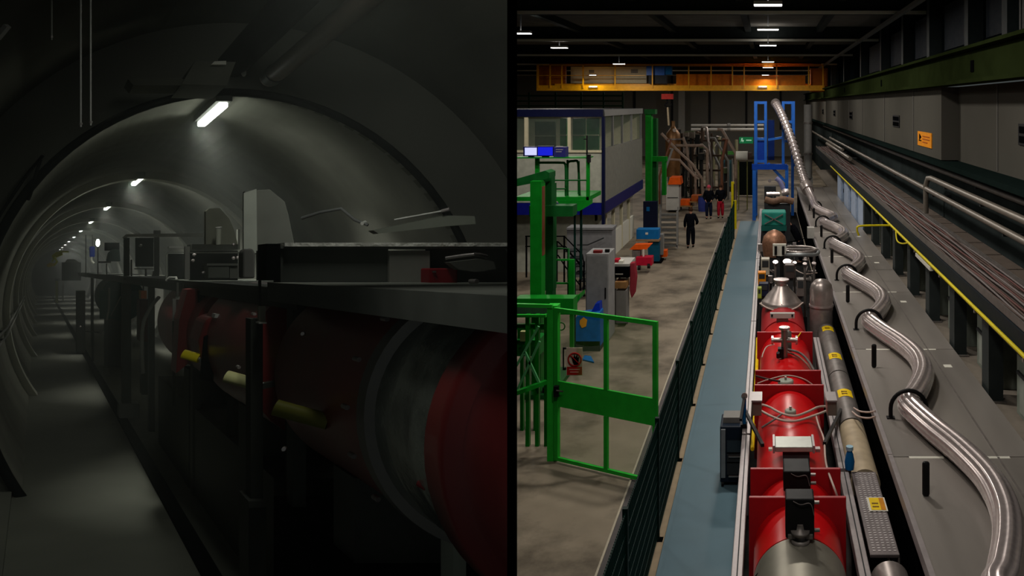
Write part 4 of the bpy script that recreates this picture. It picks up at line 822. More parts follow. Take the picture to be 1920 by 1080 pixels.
thing('blue_plate', 'blue metal plate lying on the floor behind the gate', 'plate', [('blue_plate', MB().prism([hz(1092, 676, .0), hz(1114, 681, .0), hz(1108, 670, .0), hz(1096, 668, .0)], (0, 0, .03)), bluem)])
thing('tool_bench', 'workbench with a black drawer and a wooden box right of the grey cabinet', 'bench', [('top', pc(1151, 495, 1180, 501, 22.6, 1.0), lgrey), ('black_drawer', pc(1151, 501, 1179, 521, 22.5, .6), blackm, dict(sub=[('label_strip', pc(1154, 513, 1168, 515, 22.48, .02), lgrey)])), ('leg', pc(1152, 521, 1155, 612, 22.6, .1), mgrey), ('leg', pc(1174, 521, 1177, 612, 22.6, .1), mgrey), ('leg', pc(1160, 521, 1163, 606, 23.2, .1), mgrey)])
thing('wooden_box', 'open wooden box on the lower shelf of the workbench', 'box', [('box', pc(1153, 529, 1174, 541, 22.3, .5), wood), ('content', pc(1157, 526, 1170, 530, 22.45, .3), M('content brown', (96, 52, 36), .7)), ('crate_below', pc(1155, 545, 1174, 606, 22.35, .5), mgrey)])
thing('red_rag', 'red and white rag lying on the workbench top', 'rag', [('red_part', pc(1151, 487, 1160, 495, 22.8, .3), redcloth), ('white_part', pc(1160, 489, 1168, 495, 22.7, .2), white)])
thing('red_cloth', 'pink red cloth hanging from the right end of the workbench', 'cloth', [('red_cloth', MB().poly([(1181, 494), (1190, 492), (1193, 520), (1190, 550), (1184, 560), (1180, 545)], 22.7, .25), M('cloth red', (150, 56, 66), .8), dict(bevel=.03))])
# orange trolley and blue machine
thing('orange_trolley', 'orange topped hand trolley with a red chassis on the aisle', 'trolley', [('top', MB().poly([(1180, 468), (1190, 459), (1222, 458), (1212, 468)], 29.6, .35), orange), ('motor', pc(1185, 470, 1200, 484, 29.6, .4), dsteel), ('chassis', pc(1192, 483, 1222, 498, 29.3, .5), M('chassis red', (180, 20, 50), .5)), ('mast', pc(1205, 468, 1208, 486, 29.5, .05), white), ('wheel', MB().cyl(hp(1196, 502, 29.3), hp(1201, 502, 29.3), .09, 12), black), ('wheel', MB().cyl(hp(1214, 499, 29.3), hp(1219, 499, 29.3), .09, 12), black)])
thing('blue_machine', 'blue machine with a flat blue lid and orange base on the aisle', 'machine', [('lid', pc(1193, 430, 1235, 449, 31.2, .5), bluem, dict(bevel=.02)), ('lid_emblem', pc(1210, 436, 1215, 440, 31.18, .02), white), ('lid_edge', pc(1192, 449, 1236, 453, 31.15, .5), M('edge tan', (150, 120, 90), .6)), ('cabinet', pc(1215, 454, 1236, 492, 31.3, .8), M('machine teal', (14, 78, 104), .5)), ('side_panel', pc(1236, 440, 1243, 478, 31.6, .4), mgrey), ('foot', pc(1238, 470, 1250, 482, 31.8, .4), orange), ('base', pc(1216, 491, 1240, 494, 31.2, .8), blackm)])
lp = []
for a in (1236, 1268): lp.append(('side_rail', pc(a, 396, a+3, 466, 34, .06), mgrey)); lp.append(('rear_rail', pc(a+2, 388, a+4, 456, 35.4, .06), mgrey))
for k in range(7): lp.append(('step', pc(1238, 402+9.6*k, 1270, 405+9.6*k, 34.0+.12*(6-k), .35), M('step grey', (92, 92, 90), .6)))
thing('step_ladder', 'grey rolling step ladder platform in the aisle', 'ladder', lp)
thing('white_machine_cabinet', 'grey cabinet with an orange top in the middle distance', 'cabinet', [('body', pc(1249, 346, 1273, 394, 46, 1.2), lgrey), ('top', MB().poly([(1252, 346), (1256, 333), (1275, 333), (1277, 346)], 45.9, 1.2), orange), ('panel_line', pc(1251, 370, 1271, 371, 45.97, .03), dgrey)])
# green mast
thing('green_mast', 'tall green steel mast beyond the office cabin', 'mast', [('column', pc(1210, 210, 1221, 436, 38.2, .6), green), ('rear_column', pc(1222, 222, 1231, 430, 39.0, .6), mgreen), ('head', pc(1208, 205, 1228, 214, 38.1, .8), mgreen), ('arm', pc(1221, 294, 1250, 303, 38.6, .4), green), ('arm_post', pc(1241, 303, 1248, 366, 38.6, .4), green), ('base', pc(1208, 432, 1234, 440, 38.0, 1.0), dgreen)])
thing('navy_locker', 'dark navy locker at the foot of the green mast', 'locker', [('body', pc(1206, 378, 1232, 428, 37.9-.3, .3), M('locker navy', (18, 24, 50), .6)), ('label', pc(1212, 388, 1218, 396, 37.55, .03), bluem)])
# far machinery: pipework and frames
def far_pipes(label, runs, r, mat, Yq, post=True):
    pr = []
    for pts in runs: pr.append(('pipe', MB().tube([hp(x, y, Yq) for x, y in pts], r, 8), mat))
    thing('pipework', label, 'pipework', pr)
bp = M('beige pipe', (150, 130, 116), .5, var=.2)
far_pipes('long beige pipe slanting down through the far machinery', [[(1240, 250), (1268, 280), (1298, 308), (1316, 335), (1319, 405)]], .09, bp, 50)
far_pipes('beige pipe bend in front of the far machinery', [[(1256, 299), (1274, 300), (1300, 328), (1308, 336)], [(1304, 328), (1304, 402)]], .08, bp, 49)
far_pipes('horizontal beige pipe arch in the far machinery', [[(1266, 273), (1318, 273), (1326, 280), (1326, 402)], [(1280, 258), (1288, 275), (1290, 300)], [(1290, 300), (1300, 328), (1316, 332)]], .09, bp, 51)
_r2 = random.Random(9)
for k in range(14):
    x0 = 1256+_r2.random()*112; y0 = 236+_r2.random()*60; dx = _r2.choice((-22, -9, 9, 16, 26)); dy = 30+_r2.random()*40; Yk = 47+_r2.random()*12
    far_pipes('thin %s pipe of the far machinery, %s one counted from the left' % (('beige', 'grey', 'brown')[k % 3], ORD[k]) if False else 'PLACE%d' % k,
              [[(x0-8, y0), (x0, y0), (x0+dx, y0+dy), (x0+dx, 398-_r2.random()*20)]], .05+.05*_r2.random(), (bp, mgrey, M('rust pipe', (110, 72, 54), .6), steel)[k % 4], Yk)
_fp = sorted([o for o in C.objects if str(o.get('label', '')).startswith('PLACE')], key=lambda o: o['w_'][0]/o['w_'][1])
for k, o in enumerate(_fp): o['label'] = 'thin bent pipe of the far machinery, %s counted from the left' % ORD[k]; o['group'] = 'thin pipes of the far machinery'
thing('concrete_column', 'pale square column of the far wall behind the crane hook', 'column', [('concrete_column', pc(1272, 168, 1284, 392, 92, .6), lgrey)])
tr = [('chord', pc(966, yy, 1168, yy+3, 66, .3), M('truss green', (26, 60, 36), .7)) for yy in (178, 188, 197)]
for xx in (990, 1040, 1088, 1130, 1166): tr.append(('post', pc(xx, 173, xx+3, 204, 66.1, .2), M('truss green', (26, 60, 36))))
thing('green_truss', 'dark green lattice structure behind the cabin roof under the crane', 'truss', tr, clip='R')
far_pipes('pale upright pipes right of the far machinery', [[(1349, 256), (1349, 396)], [(1338, 262), (1338, 396)], [(1381, 262), (1381, 380)]], .12, M('pale olive pipe', (136, 132, 104), .6), 58)
pr = [('upright', pc(x, 240+10*(i % 3), x+4, 200+196, 54, .3), M('frame brown', (80, 66, 56), .7)) for i, x in enumerate((1258, 1276, 1296, 1314, 1332, 1360))]
for yy in (262, 290, 318, 350): pr.append(('crossbar', pc(1256, yy, 1364, yy+3.5, 54.1, .2), M('frame brown', (80, 66, 56))))
thing('machinery_frame', 'brown steel frame of the far machinery behind the pipes', 'frame', pr)
rr_ = random.Random(4)
cols = [M('unit grey', (116, 108, 98), .6), M('unit brown', (92, 70, 58), .6), M('unit olive', (84, 96, 66), .6), M('unit dark', (42, 44, 44), .6), steel]
ORD2 = {}
_r = random.Random(4); _pos = []
for k in range(22):
    _x = 1258+_r.random()*100; _y = 235+_r.random()*130; [_r.random() for _ in range(3)]; _pos.append((_x, _y))
for k, (a, b) in enumerate(_pos):
    row = lambda v: 0 if v < 275 else (1 if v < 320 else 2)
    ORD2[k] = ORD[sum(1 for (c, d) in _pos if row(d) == row(b) and c < a)]
for k in range(22):
    x = 1258+rr_.random()*100; y = 235+rr_.random()*130; s1 = 5+rr_.random()*10; s2 = 6+rr_.random()*12; Yk = 52+rr_.random()*6
    q = hp(x, y+s2, Yk); q2 = hp(x+s1, y, Yk)
    parts = [('housing', MB().pb(x, y, x+s1, y+s2, Yk, .6), cols[k % 5]), ('cap', MB().pb(x+1, y-1.6, x+s1-1, y, Yk+.1, .4), cols[(k+2) % 5]), ('stem', MB().box((q.x+q2.x)/2-.06, (q.x+q2.x)/2+.06, Yk+.2, Yk+.35, 0, q.z), cols[3])]
    kind = ['grey', 'brown', 'olive', 'black', 'shiny steel'][k % 5]
    col = 'left' if x < 1290 else ('middle' if x < 1325 else 'right'); row = 'upper' if y < 275 else ('middle' if y < 320 else 'lower')
    thing('machine_unit', '%s machine unit in the far machinery, %s row, %s one counted from the left' % (kind, row, ORD2[k]), 'machine', parts, group='%s units in the %s %s far machinery' % (kind, row, col))
thing('cryostat_head', 'bronze coloured vessel head under the crane hook', 'vessel', [('dome', MB().lathe(hp(1262, 250, 52), (0, 0, 1), [(-2.8, .45), (-.5, .5), (0, .45), (.3, .2), (.5, .12), (.8, .12)], 20), M('bronze', (140, 100, 60), .4, .4)), ('flange', MB().lathe(hp(1262, 262, 52), (0, 0, 1), [(0, .6), (.1, .6)], 20), steel), ('lug', MB().lathe(hp(1265, 244, 51.5), (0, -1, 0), [(0, .12), (.1, .12)], 12), chrome)])
for yy, lab in ((235, 'upper'), (243, 'lower')):
    a, b = hp(1296, yy, 82), hp(1432, yy, 82)
    thing('wall_pipe', '%s of two long pale horizontal pipes on the far wall' % lab, 'pipe', [('pipe', MB().cyl(a, b, .13 if lab == 'upper' else .17, 12), lgrey), ('joint', MB().lathe((a+b)/2, (1, 0, 0), [(0, .22), (.3, .22)], 12), mgrey)], group='pale pipes on the far wall')
thing('exit_sign', 'small green exit sign near the far door', 'sign', [('board', pc(1386, 257, 1412, 269, 62, .08), M('exit green', (20, 110, 60), emit=(30, 130, 80), es=.25)), ('figure', MB().poly([(1390, 259), (1393, 259), (1392, 262), (1395, 263), (1393, 267), (1391, 264), (1389, 267)], 61.97, .03).pb(1399, 262, 1409, 264, 61.97, .03), M('exit white', (190, 230, 200), emit=(170, 220, 190), es=.3))])
thing('white_roll', 'white roll lying on the shelf beside the blue tower', 'roll', [('roll', MB().cyl(hp(1380, 292, 47), hp(1402, 292, 47), .27, 18), white), ('core', MB().cyl(hp(1402, 292, 47), hp(1410, 292, 47), .2, 14), M('core brown', (96, 80, 72), .7)), ('stand', pc(1384, 301, 1386, 400, 47.2, .1), M('olive post', (110, 110, 60), .6)), ('stand', pc(1400, 301, 1402, 400, 47.2, .1), M('olive post', (110, 110, 60)))])
thing('dark_doorway', 'dark green roll door at the end of the blue lane', 'door', [('door_leaf', pc(1386, 303, 1412, 366, 54, .1), M('door deep', (14, 24, 20), .7)), ('frame', pc(1383, 300, 1386, 366, 53.9, .15), M('frame olive', (96, 92, 52), .6)), ('frame', pc(1411, 300, 1414, 366, 53.9, .15), M('frame olive', (96, 92, 52)))])
thing('green_cable_bridge', 'short green beam high beside the exit sign', 'beam', [('green_cable_bridge', pc(1350, 284, 1378, 290, 60, .4), M('beam pale green', (70, 130, 60), .6))])
thing('glass_booth', 'bluish glass booth between the far machinery and the door', 'booth', [('pane', pc(1351, 300, 1372, 350, 57, .05), M('booth glass', (70, 110, 120), .2)), ('frame', pc(1349, 298, 1351.5, 360, 56.9, .1), mgrey), ('frame', pc(1361, 298, 1363, 360, 56.9, .1), mgrey), ('frame', pc(1372, 298, 1374, 360, 56.9, .1), mgrey), ('base', pc(1349, 350, 1374, 392, 57, .2), dgrey)])
thing('yellow_ladder', 'yellow and black post pair at the far end of the wire fence', 'post', [('rear_post', pc(1371, 341, 1376.5, 392, 41, .12), yellow), ('front_post', pc(1376, 376, 1381, 430, 39.7, .12), yellow), ('black_band', pc(1375.5, 345, 1377, 427, 39.8, .1), black)])
for px, py, lab, mt in ((1276, 386, 'orange pallet truck beside the far machinery', orange), (1296, 378, 'orange crate in front of the far machinery', M('crate orange', (170, 84, 36), .6))):
    thing('pallet_truck' if px < 1290 else 'crate', lab, 'truck' if px < 1290 else 'crate', [('body', pc(px, py-11, px+18, py, 46.8, .8), mt), ('deck', pc(px-3, py, px+22, py+2, 46.6, 1.0), wood), ('leg', pc(px, py+2, px+2, py+11, 46.8, .1), dgrey), ('leg', pc(px+15, py+2, px+17, py+11, 46.8, .1), dgrey)])
thing('blue_barrel', 'blue barrel behind the two people', 'barrel', [('body', MB().lathe(hp(1318, 396, 46.5), (0, 0, 1), [(0, .26), (.3, .28), (.6, .28), (.85, .26)], 18), M('barrel blue', (50, 60, 130), .6)), ('rim', MB().lathe(hp(1318, 396, 46.5)+Vector((0, 0, .85)), (0, 0, 1), [(0, .28), (.04, .28)], 18), dgrey)])

# ================================================================== PEOPLE
def skin_obj(name, verts, edges, radii, mat, parent, org, root=0, lvl=1):
    me = bpy.data.meshes.new(name); me.from_pydata([tuple(Vector(v)) for v in verts], edges, []); me.update(); me.materials.append(mat)
    o = bpy.data.objects.new(name, me); C.objects.link(o); o.parent = parent; o.location = (0, 0, 0)
    sk = o.modifiers.new('skin', 'SKIN'); sk.use_smooth_shade = True
    if not me.skin_vertices: return o
    for i, r in enumerate(radii):
        me.skin_vertices[0].data[i].radius = (r, r) if not isinstance(r, tuple) else r
    me.skin_vertices[0].data[root].use_root = True
    s2 = o.modifiers.new('sub', 'SUBSURF'); s2.levels = lvl; s2.render_levels = lvl
    return o
def person(px, feet_y, Yq, label, top=darkcloth, legs=darkcloth, head_mat=hair, faceaway=True, lean=0., stride=.12, arm='down', hscale=1.):
    e = bpy.data.objects.new('person', None); C.objects.link(e)
    x = (px-1440)*Yq/F; e.location = (x, Yq, feet_y); e['label'] = label; e['category'] = 'person'; e['w_'] = (x, Yq, feet_y)
    e.scale = (hscale,)*3
    if not faceaway: e.rotation_euler.z = math.pi
    # local: +y is the direction the person faces
    L = lean
    hip = (0, 0, .92); che = (0, L*.30, 1.28); nk = (0, L*.5, 1.48); hd0 = (0, L*.58+.01, 1.58); hd1 = (0, L*.66+.02, 1.68)
    V = [hip, (0, L*.14, 1.08), che, nk, hd0, hd1]; E = [(0, 1), (1, 2), (2, 3), (3, 4), (4, 5)]; Rr = [(.08, .06), (.08, .06), (.10, .07), .052, .085, .082]
    hands = []
    for s in (-1, 1):
        b = len(V)
        V += [(s*.09, 0, .88), (s*.10, s*stride*.4+.02, .50), (s*.10, s*stride-.03, .09), (s*.11, s*stride+.12, .035)]; Rr += [.06, .05, .042, .038]
        E += [(0, b), (b, b+1), (b+1, b+2), (b+2, b+3)]
        b = len(V)
        if arm == 'bent' and s == 1: el, wr = (.30, L*.3-.03, 1.14), (.24, L*.3+.2, 1.02)
        elif arm == 'reach': el, wr = (s*.26, L*.5+.16, 1.2), (s*.2, L*.5+.42, 1.12)
        elif arm == 'front': el, wr = (s*.27, L*.2-.02, 1.14), (s*.16, .20, .98)
        else: el, wr = (s*.25, L*.2-.02, 1.13), (s*.26, L*.2+.05, .88)
        V += [(s*.18, L*.42, 1.42), el, wr]; Rr += [.062, .043, .030]; E += [(2, b), (b, b+1), (b+1, b+2)]
        wv = Vector(wr); dr = (wv-Vector(el)).normalized(); pm = wv+dr*.06; V.append(tuple(pm)); Rr.append((.032, .018)); E.append((b+2, b+3))
        side = Vector((0, 1, 0)) if abs(dr.y) < .8 else Vector((1, 0, 0))
        for k, (o_, ln) in enumerate(((-.027, .07), (-.009, .082), (.009, .08), (.027, .062))):
            q = len(V); a = pm+side*o_+dr*.03; V += [tuple(a), tuple(a+dr*ln+Vector((-s*.012, 0, 0)))]; Rr += [.009, .007]; E += [(b+3, q), (q, q+1)]
        q = len(V); a = wv+dr*.03+side*.035; V += [tuple(a), tuple(a+dr*.045+side*.018)]; Rr += [.010, .008]; E += [(b+3, q), (q, q+1)]
    skin_obj('body', V, E, Rr, skin, e, None)
    # jacket follows torso and arms
    V2 = [(0, 0, .80), (0, L*.14, 1.08), che, (0, L*.47, 1.46)]; E2 = [(0, 1), (1, 2), (2, 3)]; R2 = [(.20, .15), (.195, .145), (.215, .15), .085]
    for s in (-1, 1):
        k = 10+0; b = len(V2); off = 6+(0 if s == -1 else len(V)//2-3)
        ib = [i for i, v in enumerate(V) if abs(v[0]-s*.18) < 1e-6 and abs(v[2]-1.42) < 1e-6][0]
        V2 += [V[ib], V[ib+1], V[ib+2]]; R2 += [.10, .075, .058]; E2 += [(2, b), (b, b+1), (b+1, b+2)]
    skin_obj('jacket', V2, E2, R2, top, e, None)
    V3 = [(0, 0, 1.0), (0, 0, .93)]; E3 = [(0, 1)]; R3 = [(.15, .11), (.185, .14)]
    for s in (-1, 1):
        b = len(V3); V3 += [(s*.09, 0, .84), (s*.10, s*stride*.4+.02, .50), (s*.10, s*stride-.03, .10)]; R3 += [.125, .098, .078]; E3 += [(1, b), (b, b+1), (b+1, b+2)]
    skin_obj('trousers', V3, E3, R3, legs, e, None)
    hdm = MB().lathe(Vector(hd1)+Vector((0, -.015, -.03)), (0, 0, 1), [(-.03, .094), (.03, .105), (.08, .09), (.12, .05), (.13, .005)], 14)
    me = bpy.data.meshes.new('hair'); me.from_pydata([tuple(v) for v in hdm.v], [], hdm.f); me.materials.append(head_mat); o = bpy.data.objects.new('hair' if head_mat is hair or head_mat is darkcloth else 'helmet', me); C.objects.link(o); o.parent = e
    for s in (-1, 1):
        m = MB().tube([(s*.10, s*stride-.09, .04), (s*.105, s*stride+.02, .05), (s*.11, s*stride+.14, .03)], .045, 8, rs=[.045, .05, .035])
        me = bpy.data.meshes.new('shoe'); me.from_pydata([tuple(v) for v in m.v], [], m.f); me.materials.append(black); o = bpy.data.objects.new('shoe', me); C.objects.link(o); o.parent = e
    # face
    f = MB(); hc = Vector(hd1)+Vector((0, .07, -.05))
    for (dx, dz, r) in ((-.03, .03, .011), (.03, .03, .011)): f.lathe(hc+Vector((dx, .005, dz)), (0, 1, 0), [(-.01, r), (.006, r*.8)], 8)
    me = bpy.data.meshes.new('eyes'); me.from_pydata([tuple(v) for v in f.v], [], f.f); me.materials.append(blackm); o = bpy.data.objects.new('eyes', me); C.objects.link(o); o.parent = e
    f = MB().prism([hc+Vector((-.013, 0, -.02)), hc+Vector((.013, 0, -.02)), hc+Vector((0, 0, .025))], (0, .025, -.004))
    me = bpy.data.meshes.new('nose'); me.from_pydata([tuple(v) for v in f.v], [], f.f); me.materials.append(skin); o = bpy.data.objects.new('nose', me); C.objects.link(o); o.parent = e
    return e
person(1295, 0, 34.7, 'person in black clothes walking away alone down the concrete aisle', arm='bent', hscale=.98)
person(1329, 0, 43.5, 'person in a dark jacket with a pinkish cap, standing left in the pair', legs=jeans, head_mat=M('cap pink', (190, 70, 90), .6), faceaway=False, arm='front', stride=.04, hscale=1.03)
person(1351, 0, 43.8, 'person in a dark jacket and red trousers standing right in the pair', legs=redcloth, faceaway=False, arm='front', stride=.04, hscale=1.03)
person(1500, 0, 31.2, 'person in black bending over the magnet line next to the shield cover', lean=.8, arm='reach', stride=.05, head_mat=darkcloth, hscale=1.0).rotation_euler.z = 1.2
# PART4
# ================================================================== THE TUNNEL
CU, CW, RT, WF = 1.65, -.68, 2.19, -1.95
def arc_shell(t0, t1, r, th, a0, a1, n=72):
    m = MB(); m.ringseg(CU, CW, t0, t1, r+th, r, n, a0, a1); return m
af = math.asin((WF-CW)/RT)        # where the floor meets the lining
A0, A1 = af-.05, math.pi-af+.05
def tstruct(name, m, mat, label=None): return struct(name, m, mat, clip='L', label=label)
tstruct('wall_tunnel', arc_shell(6.9, 66, RT, .25, A0, A1), lining, 'round concrete lining of the tunnel')
tstruct('wall_tunnel', arc_shell(1.7, 6.9, 2.8, .25, -.9, math.pi+.9), liningd, 'wide entrance vault of the tunnel, its unlit look in the colour')
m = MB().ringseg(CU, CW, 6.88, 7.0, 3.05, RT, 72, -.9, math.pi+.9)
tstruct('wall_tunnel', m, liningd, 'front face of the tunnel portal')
m = MB().tube([TP(CU+(RT+.01)*math.cos(a), 6.87, CW+(RT+.01)*math.sin(a)) for a in [A0+(A1-A0)*k/60 for k in range(61)]], .035, 8)
n = 60
tstruct('trim_%d' % n, m, blackm, 'black rubber seam around the portal'); n += 1
m = MB().tb(-1.4, 4.2, 1.7, 66, WF-.2, WF)
tstruct('floor', m, tfloor, 'pale floor of the tunnel')
tstruct('wall_tunnel', MB().tb(-.7, 4.0, 59.5, 59.8, WF, 1.7), lining, 'far end of the tunnel')
for k in range(10):
    t = 12.35+5.5*k
    tstruct('trim_%d' % n, arc_shell(t, t+.30, RT-.11, .11, A0, A1), ribm, 'concrete rib of the tunnel lining, lamplight in its pale colour'); n += 1
# kerb on the left and channel right of the walkway
tstruct('trim_%d' % n, MB().tb(-.34, -.22, 1.8, 64, WF, WF+.05), tfloor, 'low concrete kerb along the left wall'); n += 1
tstruct('trim_%d' % n, MB().tb(1.04, 1.16, 1.8, 64, WF, WF+.03), blackm, 'dark drain channel right of the walkway'); n += 1
for k, t in enumerate(TL):
    lab = ['nearest the portal', 'second', 'third', 'fourth', 'fifth', 'sixth', 'seventh', 'eighth', 'ninth', 'farthest'][k] + (' from the camera' if 0 < k < 9 else '')
    m = MB().tb(1.56, 1.64, t-.42, t+.5, 1.39, 1.44)
    thing('tunnel_lamp', 'bright tube lamp under the tunnel crown, ' + lab, 'lamp', [('diffuser', m, lamp_t, dict(bevel=.01)), ('housing', MB().tb(1.53, 1.67, t-.45, t+.53, 1.44, 1.50), tdark)], group='tube lamps along the tunnel crown')
thing('tunnel_lamp', 'unlit end of a lamp housing in the tunnel mouth, out of the frame', 'lamp', [('housing', MB().tb(.85, 1.05, 2.0, 2.7, 1.60, 1.66), tdark)]) if False else None

def tthing(name, label, cat, parts, group=None): return thing(name, label, cat, parts, group, clip='L')
tpb = lambda a, b, c, d, t, dep: MB().pb(a, b, c, d, t, dep, D)
tpoly = lambda pts, t, dep: MB().poly(pts, t, dep, D)
# overhead things in the vault
tthing('hanging_duct', 'dark hanging duct box above the portal with a painted white highlight', 'duct', [('duct', tpoly([(341, 158), (366, 114), (442, 116), (425, 160)], 6.2, .5), M('duct olive grey', (96, 96, 86), .7)), ('duct_highlight', tpoly([(396, 121), (402, 115), (424, 114), (424, 121)], 6.15, .04), white)])  # white patch paints a highlight on the duct box
tthing('ceiling_ledge', 'flat grey ledge along the vault left of the duct box', 'ledge', [('ceiling_ledge', tpoly([(240, 148), (252, 146), (344, 148), (346, 160), (250, 160)], 6.3, .3), M('ledge grey', (92, 92, 82), .8))])
tthing('vault_duct', 'dim brownish round duct running up the vault right of the lamp', 'duct', [('pipe', MB().cyl(TP(1.97, 6.8, 1.62), TP(1.97, 3.4, 1.62), .07, 14), M('duct brownish', (110, 96, 84), .5)), ('end_collar', MB().lathe(TP(1.97, 6.6, 1.62), D, [(0, .08), (.2, .08)], 14), tdark)])
tthing('vault_duct', 'black round duct running up the vault directly over the lamp', 'duct', [('pipe', MB().cyl(TP(1.66, 6.8, 1.74), TP(1.66, 3.4, 1.74), .11, 14), blackm)])
c = hp(457, 139, 6.7)
tthing('smoke_detector', 'small pale detector knob just above the portal', 'detector', [('smoke_detector', MB().lathe(c, (0, 0, 1), [(-.02, .008), (0, .018), (.03, .018)], 12), white)])
for x, y1, lab, mt in ((97, 75, 'leftmost of the three', tgrey), (151.5, 238, 'middle of the three', lgrey), (170, 235, 'rightmost of the three', lgrey)):
    tthing('hanger_rod', 'thin metal hanger rod in the dark vault, ' + lab, 'rod', [('rod', MB().cyl(hp(x, y1, 4.6), hp(x, -160, 4.6), .0045, 8), mt), ('nut', MB().lathe(hp(x, y1-4, 4.6), (0, 0, 1), [(0, .008), (.012, .008)], 6), steel)], group='hanger rods')
tthing('wall_bracket', 'pale bracket end at the upper left edge of the vault', 'bracket', [('wall_bracket', MB().bar(hp(-6, 72, 4.4), hp(14, 48, 4.4), .025), lgrey)])
tthing('lining_cable', 'black cable looping off the left side of the portal', 'cable', [('lining_cable', MB().tube(sweep([hp(76, 300, 6.7), hp(66, 330, 6.7), hp(58, 362, 6.7), hp(53, 375, 6.7)]), .012, 6), blackm)])
tthing('lining_cable', 'black cable running down the left wall from the portal edge', 'cable', [('lining_cable', MB().tube(sweep([hp(80, 292, 6.6), hp(45, 335, 6.6), hp(5, 395, 6.6), hp(-10, 420, 6.6)]), .012, 6), blackm)])
for dw, lab in ((0, 'upper'), (-.09, 'lower')):
    tthing('handrail', '%s of two thin rails on the left tunnel wall' % lab, 'handrail', [('rail', MB().tube([TP(-.36, 7.2, -.62+dw), TP(-.36, 9.5, -.70+dw), TP(-.36, 22, -.75+dw)], .012, 8), lgrey), ('bracket', MB().bar(TP(-.5, 9, -.7+dw), TP(-.36, 9, -.7+dw), .02), tdark)], group='rails on the left tunnel wall')
# magnet line
MU, MW, MR = 1.65, -.54, .45
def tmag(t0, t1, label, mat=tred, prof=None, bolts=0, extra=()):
    pr = [('vessel_body', MB().tcyl(MU, MW, t0, t1, MR, 56, prof), mat)]
    for k in range(bolts):
        a = math.radians(70+k*150/max(1, bolts-1)); c = TP(MU+(MR+.045)*math.cos(a), t0, MW+(MR+.045)*math.sin(a))
        pr.append(('bolt', MB().cyl(c-D*.02, c+D*.025, .009, 8), steel))
    tm = (t0+t1)/2
    pr.append(('support_foot', MB().tb(MU-.3, MU+.3, tm-.12, tm+.12, WF, MW-.35), tdark))
    return tthing('magnet_vessel', label, 'magnet', pr+list(extra), group='red vessels in the tunnel')
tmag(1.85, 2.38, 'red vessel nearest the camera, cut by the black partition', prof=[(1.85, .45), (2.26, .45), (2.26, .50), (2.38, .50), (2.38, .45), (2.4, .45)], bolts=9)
tthing('foil_sleeve', 'crinkled silver foil sleeve joining the two nearest red vessels', 'sleeve',
   [('sleeve', MB().tcyl(MU, MW, 2.42, 2.9, .43, 56, [(2.42, .44), (2.5, .425), (2.58, .44), (2.66, .425), (2.74, .44), (2.82, .425), (2.9, .44)]), M('dark foil', (150, 154, 144), .22, .6, var=.5, scale=6, bump=.6)),
    ('end_ring', MB().tcyl(MU, MW, 2.88, 2.95, .475, 56), M('ring silver', (110, 107, 102), .35, .5)), ('end_ring', MB().tcyl(MU, MW, 2.40, 2.44, .46, 56), steel),
    ('top_highlight', MB().tb(MU-.22, MU+.1, 2.45, 2.88, MW+.42, MW+.455), M('highlight silver', (190, 194, 186), .3, .6))])  # bright strip paints the reflection along the top of the foil
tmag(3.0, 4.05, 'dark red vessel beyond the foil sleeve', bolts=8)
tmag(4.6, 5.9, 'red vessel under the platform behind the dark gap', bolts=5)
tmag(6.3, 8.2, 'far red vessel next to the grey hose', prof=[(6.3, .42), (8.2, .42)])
tthing('red_cover', 'upright red cover plate left of the rounded red vessel', 'cover', [('cover', tpoly([(352, 543), (372, 541), (374, 560), (372, 640), (360, 676), (330, 700), (336, 600)], 6.6, .25), tred), ('edge', tpoly([(372, 545), (385, 545), (385, 574), (374, 574)], 6.55, .05), blackm)])
tthing('saddle_cap', 'pale plate lying on top of the second red vessel', 'plate', [('saddle_cap', tpoly([(404, 589), (443, 589), (448, 596), (402, 596)], 5.55, .1), lgrey)])
tthing('red_saddle', 'rounded red saddle with a white plate on its top', 'saddle', [('shell', tpoly([(385, 600), (404, 592), (440, 592), (456, 612), (466, 640), (470, 700), (440, 720), (380, 700), (372, 640)], 5.7, .35), tred, dict(bevel=.02)), ('slot', tpoly([(384, 632), (398, 625), (404, 640), (400, 716), (376, 712)], 5.65, .04), blackm)])
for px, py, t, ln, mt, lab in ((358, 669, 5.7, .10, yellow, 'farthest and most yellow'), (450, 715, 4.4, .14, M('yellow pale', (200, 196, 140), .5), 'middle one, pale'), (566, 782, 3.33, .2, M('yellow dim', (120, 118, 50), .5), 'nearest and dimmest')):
    c = hp(px, py, t)
    tthing('jack_handle', 'yellow cylindrical jack handle on the left of the red vessels, ' + lab, 'handle',
       [('grip', MB().cyl(c+Vector((-.055, 0, .02))*ln/.1, c+Vector((.045, .02, -.018))*ln/.1, .032, 14), mt), ('tip', MB().cyl(c+Vector((.045, .02, -.018))*ln/.1, c+Vector((.075, .03, -.022))*ln/.1, .012, 8), lgrey), ('stem', MB().bar(c+Vector((.05, .02, -.03))*ln/.1, Vector((c.x+.25, c.y+.1, c.z-.02)), .03), tdark), ('post', MB().tb(0, 0, 0, 0, 0, 0) if False else MB().box(c.x+.2, c.x+.26, c.y+.08, c.y+.14, (TP(0, t, WF)).z, c.z), tdark)], group='jack handles')
